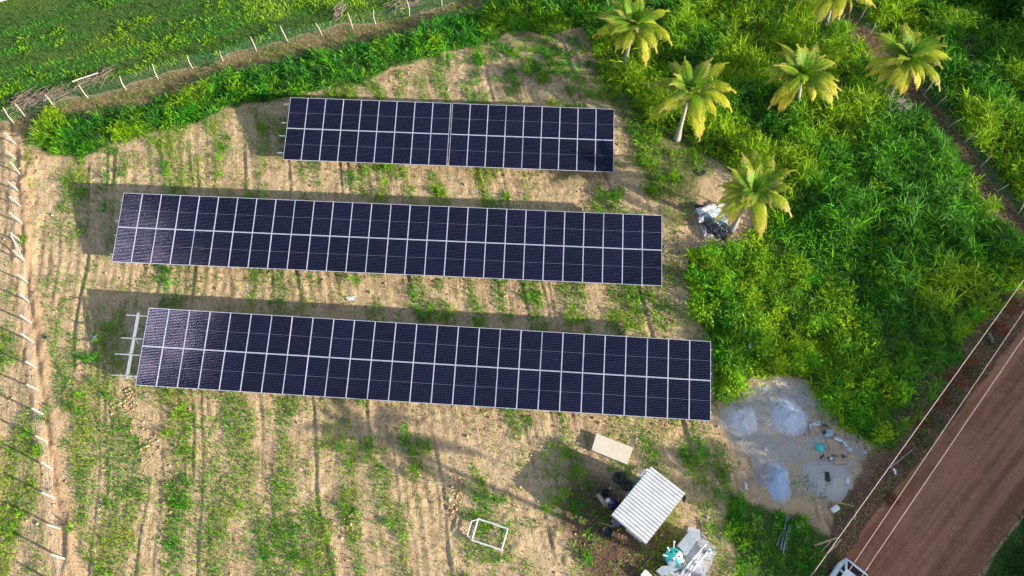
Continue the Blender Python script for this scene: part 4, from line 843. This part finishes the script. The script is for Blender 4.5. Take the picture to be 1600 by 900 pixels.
# things about the shed
sheet('plastic_sheet', [(997, 748), (1003, 736), (1014, 734), (1006, 748)], SHEETW, 'crumpled pale plastic poking out at the top corner of the white roof', 'plastic sheet', .25, .06, seed=51)
sheet('blue_tarpaulin', [(975, 775), (1000, 748), (1008, 756), (985, 785)], simple('blue_grey_tarp', (.16, .24, .36), .5), 'blue grey tarpaulin spread along the open side of the shed', 'tarpaulin', .1, .05, seed=52, zc=.1)
sheet('dark_cloth', [(1064, 778), (1070, 776), (1072, 784), (1066, 786)], BLACKP, 'black bag at the right corner of the shed', 'bag', .2, .06, seed=53)
g = G(948.5, 832); root = empty('black_tub', (g.x, g.y, 0), 0, label='round black tub left of the shed with water glinting in it', cat='tub')
MB().lathe([(.001, .02), (.20, .02), (.245, .30), (.27, .31), (.27, .28), (.25, .28), (.21, -.02)], 24).build('body', BLACK, root, smooth=True); MB().lathe([(.001, .20), (.226, .20), (.226, .19)], 24).build('water', GLASSD, root)
g = G(945, 772); root = empty('black_bucket', (g.x, g.y, 0), 0, label='black bucket left of the tyres in the shade', cat='bucket')
MB().lathe([(.001, .02), (.13, .02), (.17, .32), (.185, .33), (.16, .31), (.12, .03)], 20).build('body', BLACK, root, smooth=True); MB().tube([(-.17, 0, .32), (-.12, .02, .2), (0, .1, .15), (.12, .02, .2), (.17, 0, .32)], .008, 5).build('handle', STEEL, root)
sheet('scrap', q4(953, 763, 3, 3), SHEETW, 'tiny white scrap left of the tyres', 'scrap', .04, .01, gp, seed=54, n=4)
# board on trestle (grey brown plank) where the workers are
W = [G(a, b, .35) for a, b in ((932, 774), (936, 771), (950, 788), (944, 792))]; o = W[0].copy(); o.z = 0; root = empty('workbench', o, 0, label='narrow grey brown plank bench in front of the worker in dark blue', cat='bench')
m = MB(); prism(m, [(p.x-o.x, p.y-o.y) for p in W][::-1], .32, .36); m.build('top', WOOD, root)
for p in W: MB().box((p.x-o.x, p.y-o.y, .15), (.05, .05, .34)).build('leg', WOOD, root)

# ------------------------------------------------------------------ people
def person(loc, rz, pose, shirt, trous, label, cap=None):
    root = empty('person', loc, rz, label=label, cat='person', group='workers in the shade of the shed')
    J = pose['J']; E = pose['E']; me = bpy.data.meshes.new('body'); names = list(J); me.from_pydata([J[k][0] for k in names], [(names.index(a_), names.index(b_)) for a_, b_ in E], []); ob = bpy.data.objects.new('tmp', me); col.objects.link(ob)
    sk = ob.modifiers.new('k', 'SKIN'); ss = ob.modifiers.new('u', 'SUBSURF'); ss.levels = ss.render_levels = 2
    for i, k_ in enumerate(names):
        v = me.skin_vertices[0].data[i]; v.radius = (J[k_][1], J[k_][1]*J[k_][2] if len(J[k_]) > 2 else J[k_][1]); v.use_root = k_ == 'pelvis'
    dg = bpy.context.evaluated_depsgraph_get(); fm = bpy.data.meshes.new_from_object(ob.evaluated_get(dg)); bpy.data.objects.remove(ob); fm.name = 'body'
    for mt in (SKIN, shirt, trous, BLACK): fm.materials.append(mt)
    segs = []
    for a_, b_ in E:
        kind = 0
        if {a_, b_} & {'chest', 'waist'} or a_.startswith('sh') or (a_.startswith('el') and False): kind = 1
        if b_[:2] in ('kn', 'an') or b_[:2] == 'hp': kind = 2
        if b_[:2] == 'to': kind = 3
        if b_ in ('neck', 'head', 'crown') and a_ != 'waist': kind = 0
        segs.append((Vector(J[a_][0]), Vector(J[b_][0]), kind))
    mi = []
    for p in fm.polygons:
        c = p.center; best = None
        for a_, b_, kd in segs:
            ab = b_-a_; t = max(0, min(1, (c-a_).dot(ab)/max(ab.length_squared, 1e-9))); d = (c-a_-ab*t).length
            if best is None or d < best[0]: best = (d, kd)
        mi.append(best[1])
    fm.polygons.foreach_set('material_index', mi); fm.polygons.foreach_set('use_smooth', [True]*len(mi))
    b = bpy.data.objects.new('body', fm); col.objects.link(b); b.parent = root
    h = Vector(J['head'][0]); u = (Vector(J['crown'][0])-h).normalized(); M_ = u.to_track_quat('Z', 'Y').to_matrix().to_4x4()
    if cap:
        m = MB(); m.lathe([(.118, -.01), (.116, .05), (.085, .10), (.04, .125), (.001, .13)], 18, h+u*.02, M=M_); m.build('cap', cap, root, smooth=True)
    else:
        m = MB(); m.lathe([(.105, -.05), (.116, .03), (.09, .095), (.04, .122), (.001, .128)], 18, h+u*.01, M=M_); m.build('hair', HAIR, root, smooth=True)
    return root
def hand(J, E, w, p, d):   # palm, four fingers and a thumb rooted in the wrist
    p = Vector(p); d = Vector(d).normalized(); s = d.cross(Vector((0, 0, 1))); s = s.normalized() if s.length > .1 else Vector((1, 0, 0)); J[w+'palm'] = (tuple(p+d*.07), .036, .5); E.append((w, w+'palm'))
    for i, (o_, l_) in enumerate(((-.03, .065), (-.01, .078), (.01, .074), (.03, .058))):
        a_ = p+d*.10+s*o_; J[w+'f%d' % i] = (tuple(a_), .011); J[w+'g%d' % i] = (tuple(a_+d*l_*.6+Vector((0, 0, -.012))), .009); J[w+'h%d' % i] = (tuple(a_+d*l_*.9+Vector((0, 0, -.035))), .008)
        E += [(w+'palm', w+'f%d' % i), (w+'f%d' % i, w+'g%d' % i), (w+'g%d' % i, w+'h%d' % i)]
    J[w+'t0'] = (tuple(p+d*.04+s*.05), .012); J[w+'t1'] = (tuple(p+d*.085+s*.065+Vector((0, 0, -.015))), .010); E += [(w+'palm', w+'t0'), (w+'t0', w+'t1')]
def squat(lean, reach):
    # crouching figure facing +x, feet on z=0
    J = {'pelvis': ((-.10, 0, .34), .14, 1.), 'waist': ((-.02, 0, .50), .135, .85), 'chest': ((.10+lean*.2, 0, .72-lean*.08), .155, .75), 'neck': ((.19+lean*.3, 0, .87-lean*.12), .058), 'head': ((.25+lean*.36, 0, .97-lean*.14), .095), 'crown': ((.27+lean*.40, 0, 1.06-lean*.15), .075)}
    E = [('pelvis', 'waist'), ('waist', 'chest'), ('chest', 'neck'), ('neck', 'head'), ('head', 'crown')]
    for s, n in ((1, 'l'), (-1, 'r')):
        J['hp'+n] = ((-.08, .10*s, .32), .10); J['kn'+n] = ((.30, .20*s, .46), .065); J['an'+n] = ((.05, .16*s, .09), .045); J['to'+n] = ((.24, .19*s, .04), .038, .7)
        J['sh'+n] = ((.10+lean*.2, .19*s, .76-lean*.08), .062); ex_ = reach[0 if s > 0 else 1]; el = Vector((.24+lean*.2, .27*s, .55)); wr = Vector(ex_); J['el'+n] = (tuple(el), .043); J['wr'+n] = (tuple(wr), .029)
        E += [('pelvis', 'hp'+n), ('hp'+n, 'kn'+n), ('kn'+n, 'an'+n), ('an'+n, 'to'+n), ('chest', 'sh'+n), ('sh'+n, 'el'+n), ('el'+n, 'wr'+n)]
        hand(J, E, 'wr'+n, wr, wr-el)
    return {'J': J, 'E': E}
SHC = BLUEC
g = G(961, 791); person((g.x, g.y, zt(g.x, g.y)), R(165), squat(.6, ((.55, .18, .42), (.52, -.12, .40))), BLUEC, simple('dark_trousers', (.02, .022, .06), .85), 'person in dark blue work clothes and white cap, crouching at the plank bench', SHEETW)
g = G(966, 817); person((g.x, g.y, zt(g.x, g.y)), R(178), squat(.9, ((.78, .12, .30), (.50, -.2, .25))), GREYC, simple('grey_trousers', (.10, .12, .18), .85), 'person in grey blue clothes crouching left of the shed with one arm out')

# ------------------------------------------------------------------ teal tank, metal boxes and pipes
K3 = 10.
def kp(x, y): return (980+x/K3, 810+y/K3)
o = G(1095, 868); m = MB(); W = [G(*kp(*q)) for q in ((960, 130), (1120, 180), (1250, 340), (1390, 470), (1380, 580), (1250, 830), (1150, 1000), (560, 1050), (620, 800), (860, 430))]; prism(m, [(p.x-o.x, p.y-o.y) for p in W][::-1], -.1, .07)
meta(m.build('concrete_pad', simple('lilac_grey_concrete', (.42, .41, .47), .9, 0, .25, 2.5, .3, dirt=(.42, .30, .22)), loc=o), 'irregular lilac grey concrete pad under the white pipes', 'concrete pad')
def pbox(name, pts, z0, z1, mat, label, cat, lid=None):
    W = [G(*kp(*q), z1) for q in pts]; o = W[0].copy(); o.z = 0; root = empty(name, o, 0, label=label, cat=cat); m = MB(); prism(m, [(p.x-o.x, p.y-o.y) for p in W][::-1], z0, z1-.03); m.build('body', mat, root, bevel=.01)
    c_ = sum(((p-o) for p in W), Vector())/len(W); m = MB(); prism(m, [tuple(((p-o)-c_)*1.03+c_)[:2] for p in W][::-1], z1-.028, z1); m.build('lid', lid or mat, root, bevel=.006); return root
pbox('metal_locker', [(1000, 170), (1115, 275), (930, 570), (790, 425)], .07, .75, GREYMET, 'tall light grey metal locker right behind the teal tank', 'locker')
pbox('metal_locker', [(455, 815), (550, 745), (835, 715), (850, 775), (550, 900)], .0, .4, GREYMET, 'low grey blue metal box at the bottom below the teal tank', 'box')
pbox('white_box', [(215, 880), (285, 800), (390, 900), (330, 1010)], .0, .35, WHITEF, 'white box cut by the bottom edge of the photo', 'box')
c = G(*kp(740, 590), .7); root = empty('teal_tank', (c.x, c.y, 0), .2, label='round teal and white tank with three white topped rods', cat='tank')
MB().lathe([(.001, .0), (.36, .0), (.42, .1), (.44, .5), (.40, .66), (.30, .72), (.001, .74)], 28).build('body', TEAL, root, smooth=True)
for k_, (a0, a1) in enumerate(((-1.0, .55), (-2.6, -1.7))):
    vs = []; fs = []; nA = 10
    for i in range(nA+1):
        a_ = a0+(a1-a0)*i/nA
        for r_, z in ((.05, .755), (.30, .735), (.405, .675), (.45, .5), (.45, .30)): vs.append((r_*math.cos(a_), r_*math.sin(a_), z))
    for i in range(nA):
        for j in range(4): fs.append((i*5+j, i*5+j+1, (i+1)*5+j+1, (i+1)*5+j))
    m = MB(); m.add(vs, fs); m.build('panel', WHITEF, root, smooth=True)
for k_, a_ in enumerate((.9, 2.0, -.3, -1.6, -2.4)): MB().box((.24*math.cos(a_), .24*math.sin(a_), .75), (.10, .06, .05), rz=a_).build('hatch', BLACK if k_ != 3 else TEAL, root)
for (x, y) in ((735, 365), (635, 460), (570, 575)):
    p = G(*kp(x, y), .95)-Vector((c.x, c.y, 0)); p = Matrix.Rotation(-.2, 4, 'Z') @ p; q = Vector((p.x*.62, p.y*.62, .70)); m = MB(); m.tube([q, p], .022, 7); m.build('rod', PVC, root); MB().lathe([(.001, -.05), (.05, -.03), (.055, 0), (.04, .04), (.001, .05)], 10, p).build('knob', WHITEF, root)
def piperun(pts, label, r=.05, z=.25):
    W = [G(*kp(*q), z) for q in pts]; o = W[0].copy(); o.z = 0; root = empty('pipe_run', o, 0, label=label, cat='pipe', group='white plastic pipes on the concrete pad')
    MB().tube([p-o for p in W], r, 10).build('pipe', PVC, root, smooth=True)
    d = (W[-1]-W[0]); L = d.length; d.normalize()
    for f in (.02, .42, .5, .9): p = W[0]-o+d*L*f; MB().tube([p-d*.06, p+d*.06], r*1.35, 10).build('coupling', PVC, root)
    for f in (.15, .8): p = W[0]-o+d*L*f; MB().box((p.x, p.y, (z-.04)/2+.03), (.07, .07, z-.05)).build('support', CONC, root)
piperun([(1225, 410), (840, 870)], 'white plastic pipe nearest the teal tank, left of the pair')
piperun([(1290, 480), (930, 920)], 'white plastic pipe with an elbow, right of the pair', z=.3)
piperun([(1200, 490), (900, 900)], 'thin white pipe lying between the two thick pipes', .025, .16)
def kbox(x, y, z, label, nm='valve'):
    p = G(*kp(x, y), z); root = empty(nm, (p.x, p.y, 0), .7, label=label, cat='valve', group='white valves on the concrete pad')
    MB().lathe([(.001, .07), (.07, .07), (.08, .1), (.08, z), (.001, z+.02)], 12).build('body', PVC, root); MB().box((0, 0, z+.035), (.2, .05, .03)).build('handle', SHEETG, root)
kbox(1070, 670, .38, 'valve in the middle of the white pipe pair'); kbox(1300, 525, .38, 'valve at the upper end of the right white pipe'); kbox(870, 660, .5, 'small white valve touching the teal tank'); kbox(1120, 735, .25, 'lone white valve on the pad right of the pipes')
# hoop of black hose
g = G(1033, 868, .05); m = MB(); m.tube([(.28*math.cos(i*.33), .34*math.sin(i*.33), .03+.008*i) for i in range(24)], .016, 6); meta(m.build('hose', BLACK, loc=(g.x, g.y, 0)), 'coil of black hose left of the teal tank', 'hose')

# ------------------------------------------------------------------ white steel frame on the field
Kf = 10.
def fp(x, y): return (720+x/Kf, 790+y/Kf)
o = G(762, 836); root = empty('steel_frame', (o.x, o.y, 0), 0, label='white rectangular steel frame standing empty on the soil', cat='frame')
up = [G(*fp(*q), .42)-o for q in ((270, 200), (733, 357), (637, 690), (172, 532))]; lo = [Vector((p.x+0.0, p.y, .08)) for p in up]
ext = [G(*fp(*q), .20)-o for q in ((165, 243), (100, 467))]
def bar(p, q, w, nm): d = q-p; m = MB(); m.tube([p, q], w, 4); return m.build(nm, WHITEP, root)
for i in range(4):
    bar(up[i], up[(i+1) % 4], .034, 'rail'); bar(lo[i], lo[(i+1) % 4], .024, 'rail'); bar(lo[i]-Vector((0, 0, .08)), up[i], .024, 'leg')
bar(ext[0], ext[1], .03, 'rail'); bar(ext[0], Vector((up[0].x, up[0].y, .2)), .03, 'rail'); bar(ext[1], Vector((up[3].x, up[3].y, .2)), .03, 'rail')
for e in ext: bar(e, Vector((e.x, e.y, 0)), .03, 'leg')

# ------------------------------------------------------------------ power lines
def wire(a, b, z, label, r=.03):
    p = G(*a, z); q = G(*b, z); d = (q-p).normalized(); p = p-d*14; q = q+d*25; m = MB(); n = 60; pts = []
    mid = .5
    for i in range(n+1):
        t = i/n; s = p.lerp(q, t); s.z += .25*((2*t-1)**2)-.12; pts.append(s-p)
    m.tube(pts, r, 6); meta(m.build('power_line', CABLE, loc=p, smooth=True), label, 'power line', 'power lines along the dirt road')
wire((1268, 900), (1600, 438), 7.0, 'thick power line nearest the field, over the red verge', .017)
wire((1335, 880), (1600, 488), 7.2, 'middle power line over the edge of the dirt road', .012)
wire((1355, 889), (1600, 529), 7.2, 'power line farthest out over the dirt road', .012)

# ------------------------------------------------------------------ car (rear end enters at the bottom edge)
def car():
    rear = G(1345, 884, .7); ahead = (G(1307, 945, .7)-rear); ahead.z = 0; rz = math.atan2(ahead.y, ahead.x); z0 = -.30
    root = empty('car', (rear.x, rear.y, z0), rz, label='white hatchback car, its rear just entering at the bottom edge of the photo', cat='car')
    L, Wd = 3.9, .84; m = MB(); prof = [  # x, half width, z low, z belt
        (0.0, .40, .45, .62), (.03, .58, .32, .78), (.16, .74, .25, 1.0), (.5, .84, .22, 1.0), (1.2, .85, .20, .98), (2.4, .85, .20, .95), (3.0, .84, .22, .90), (3.6, .80, .25, .78), (3.85, .70, .30, .62), (3.9, .60, .38, .55)]
    n = 12; vs = []
    for x, w, zl, zb in prof:
        for i in range(n):
            a_ = i*2*math.pi/n; cx_ = abs(math.cos(a_))**.45*math.copysign(1, math.cos(a_)); cz = abs(math.sin(a_))**.55*math.copysign(1, math.sin(a_)); vs.append((x, w*cx_, (zl+zb)/2+(zb-zl)/2*cz))
    fs = [(i*n+j, i*n+(j+1) % n, (i+1)*n+(j+1) % n, (i+1)*n+j) for i in range(len(prof)-1) for j in range(n)]+[tuple(range(n))[::-1], tuple((len(prof)-1)*n+j for j in range(n))]
    m.add(vs, fs); m.build('body', CARW, root, smooth=True)
    g_ = MB(); gl = [(.20, .66, .97), (.72, .58, 1.40), (2.1, .60, 1.42), (2.95, .70, .93)]
    g_.add([(x, s*w, z) for x, w, z in gl for s in (-1, 1)], [(0, 1, 3, 2), (2, 3, 5, 4), (4, 5, 7, 6), (0, 2, 4, 6), (7, 5, 3, 1), (0, 6, 7, 1)]); g_.build('windows', GLASSD, root)
    r_ = MB(); r_.add([(x, s*w, z) for x, w, z in ((.70, .60, 1.41), (.76, .60, 1.46), (2.0, .60, 1.48), (2.15, .59, 1.43)) for s in (-1, 1)], [(0, 1, 3, 2), (2, 3, 5, 4), (4, 5, 7, 6), (0, 2, 4, 6), (7, 5, 3, 1), (0, 6, 7, 1)]); r_.build('roof', CARW, root, bevel=.03)
    for s in (-1, 1):
        MB().tube([(.17, s*.69, .96), (.74, s*.60, 1.42)], .065, 8).build('pillar', CARW, root); MB().tube([(2.97, s*.70, .93), (2.1, s*.60, 1.43)], .04, 6).build('pillar', CARW, root); MB().tube([(1.3, s*.715, .95), (1.3, s*.61, 1.42)], .035, 6).build('pillar', CARW, root)
        MB().tube([(.78, s*.74, .97), (1.0, s*.62, 1.42)], .05, 8).build('pillar', CARW, root)
        MB().box((.16, s*.66, .70), (.10, .14, .20)).build('taillight', REDM, root, bevel=.03); MB().box((3.72, s*.62, .66), (.22, .26, .14)).build('headlight', GLASSD, root, bevel=.04)
        MB().box((2.55, s*.93, .98), (.12, .16, .12)).build('mirror', CARW, root, bevel=.03)
        for x in (.72, 3.1):
            w = MB(); w.lathe([(.18, -.10), (.29, -.10), (.31, -.06), (.31, .06), (.29, .10), (.18, .10)], 24, (x, s*.76, .31), M=Matrix.Rotation(R(90), 4, 'X')); wo = w.build('wheel', BLACK, root, smooth=True); MB().lathe([(.001, .085), (.17, .075), (.185, .10), (.185, -.1), (.001, -.085)], 20, (x, s*.76, .31), M=Matrix.Rotation(R(90), 4, 'X')).build('rim', STEEL, wo)
    MB().tube([(.10, -.62, .42), (-.02, 0, .44), (.10, .62, .42)], .06, 6).build('bumper', CARW, root)
car()

# ------------------------------------------------------------------ red leaved shrubs on the verge
def redshrub(px, py, s, label, cols):
    g = G(px, py); n = int(170*s); th = rng.uniform(0, 6.28, n); ph = np.arcsin(rng.uniform(0, 1, n)); r_ = .42*s*rng.uniform(.3, 1, n)
    pos = np.stack([r_*np.cos(th)*np.cos(ph), r_*np.sin(th)*np.cos(ph), .03+.5*r_*np.sin(ph)], 1); V, Qd, k = blades(pos, th+rng.normal(0, .6, n), rng.uniform(.08, .2, n), rng.uniform(.03, .07, n), rng.uniform(0, R(60), n), rng.uniform(0, R(60), n), 2)
    root = empty('shrub', (g.x, g.y, zt(g.x, g.y)), 0, label=label, cat='shrub', group='low shrubs on the roadside verge')
    link('foliage', npmesh('foliage', V, Qd, np.clip(np.repeat(pal(n, cols), k, 0), 0, 1)), LEAF, root)
    m = MB()
    for q in range(6): a_ = q*1.05; m.tube([(0, 0, -.05), (.2*s*math.cos(a_), .2*s*math.sin(a_), .15*s)], .012, 4)
    m.build('stem', WOOD, root)
RC = [(.26, .05, .035), (.20, .06, .035), (.14, .08, .04), (.30, .09, .05)]; GC = [(.05, .09, .03), (.09, .12, .05), (.16, .13, .08)]
for px, py, s, w in ((1577, 478, 1.3, 'red leaved shrub nearest the right edge of the photo'), (1560, 514, 1.3, 'orange red shrub beside the grey green plant on the verge'), (1513, 570, 1.1, 'small red shrub between the power line and the road, middle of the verge'), (1492, 593, 1.5, 'largest red shrub under the thick power line'), (1469, 628, 1.2, 'red shrub above the dark verge plants'), (1437, 655, 1.3, 'lowest red shrub on the verge'), (1395, 780, 1.0, 'dull red shrub on the bare red bank near the short white tube')): redshrub(px, py, s, w, RC)
for px, py, s, w in ((1549, 532, 1.4, 'grey green plant beside the pale frond stalk'), (1520, 585, 1.3, 'dark green plant on the road edge beside the largest red shrub'), (1488, 622, 1.4, 'bushy dark plant at the road edge'), (1463, 660, 1.4, 'dry looking plant at the road edge, lower verge'), (1445, 690, 1.1, 'low dark plant at the road edge by the dry branch'), (1420, 722, 1.2, 'straggly plant around the dry branch')): redshrub(px, py, s, w, GC)

# ------------------------------------------------------------------ camera, sun and sky
cam = bpy.data.cameras.new('camera'); co = bpy.data.objects.new('camera', cam); col.objects.link(co)
M = Matrix(((R_[0], U_[0], -F_[0], 0), (R_[1], U_[1], -F_[1], 0), (R_[2], U_[2], -F_[2], HC), (0, 0, 0, 1))); co.matrix_world = M
cam.sensor_width = 36; cam.lens = FPX/1600*36; cam.clip_end = 2000; scene.camera = co
sd = Vector((math.cos(SUN_EL)*math.cos(SUN_AZ), math.cos(SUN_EL)*math.sin(SUN_AZ), math.sin(SUN_EL)))
sl = bpy.data.lights.new('sun', 'SUN'); sl.energy = 5.0; sl.angle = R(.55); sl.color = (1., .91, .76); so = bpy.data.objects.new('sun', sl); col.objects.link(so); so.rotation_euler = sd.to_track_quat('Z', 'Y').to_euler()
w = bpy.data.worlds.new('World'); scene.world = w; w.use_nodes = True; nt = w.node_tree; bg = nt.nodes['Background']
sky = nt.nodes.new('ShaderNodeTexSky'); sky.sky_type = 'NISHITA'; sky.sun_disc = False; sky.sun_elevation = SUN_EL; sky.sun_rotation = math.pi/2-SUN_AZ; sky.air_density = 1.0; sky.dust_density = 1.2
def wn(t_, **k):
    n_ = nt.nodes.new(t_)
    for a_, b_ in k.items(): setattr(n_, a_, b_)
    return n_
tc = wn('ShaderNodeTexCoord'); dt = wn('ShaderNodeVectorMath', operation='DOT_PRODUCT'); nt.links.new(tc.outputs['Generated'], dt.inputs[0]); dt.inputs[1].default_value = Vector((-.52, -.02, .855)).normalized()  # unseen bright cloud added to the sky so the left panel ends glare
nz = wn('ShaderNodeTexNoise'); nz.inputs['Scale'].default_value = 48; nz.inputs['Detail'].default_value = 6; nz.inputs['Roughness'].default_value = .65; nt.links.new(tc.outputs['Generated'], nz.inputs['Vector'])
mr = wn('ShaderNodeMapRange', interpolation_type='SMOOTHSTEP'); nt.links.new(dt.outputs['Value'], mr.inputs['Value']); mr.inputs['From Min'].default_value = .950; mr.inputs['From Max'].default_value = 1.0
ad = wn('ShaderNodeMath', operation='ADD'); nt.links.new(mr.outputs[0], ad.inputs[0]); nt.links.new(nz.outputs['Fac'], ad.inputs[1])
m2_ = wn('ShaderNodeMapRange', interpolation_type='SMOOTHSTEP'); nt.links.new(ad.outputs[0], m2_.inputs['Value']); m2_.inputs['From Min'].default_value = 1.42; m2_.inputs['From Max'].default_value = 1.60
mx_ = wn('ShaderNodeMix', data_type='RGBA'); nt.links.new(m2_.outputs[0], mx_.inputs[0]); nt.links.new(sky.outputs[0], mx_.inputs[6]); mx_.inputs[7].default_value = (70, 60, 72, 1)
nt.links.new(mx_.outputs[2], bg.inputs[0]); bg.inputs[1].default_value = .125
vs_ = scene.view_settings; vs_.view_transform = 'Standard'; vs_.look = 'None'; vs_.exposure = 1.0; vs_.gamma = 1; vs_.use_curve_mapping = False
scene.cycles.max_bounces = 5; scene.cycles.diffuse_bounces = 3; scene.cycles.glossy_bounces = 2; scene.cycles.transmission_bounces = 2; scene.cycles.transparent_max_bounces = 4
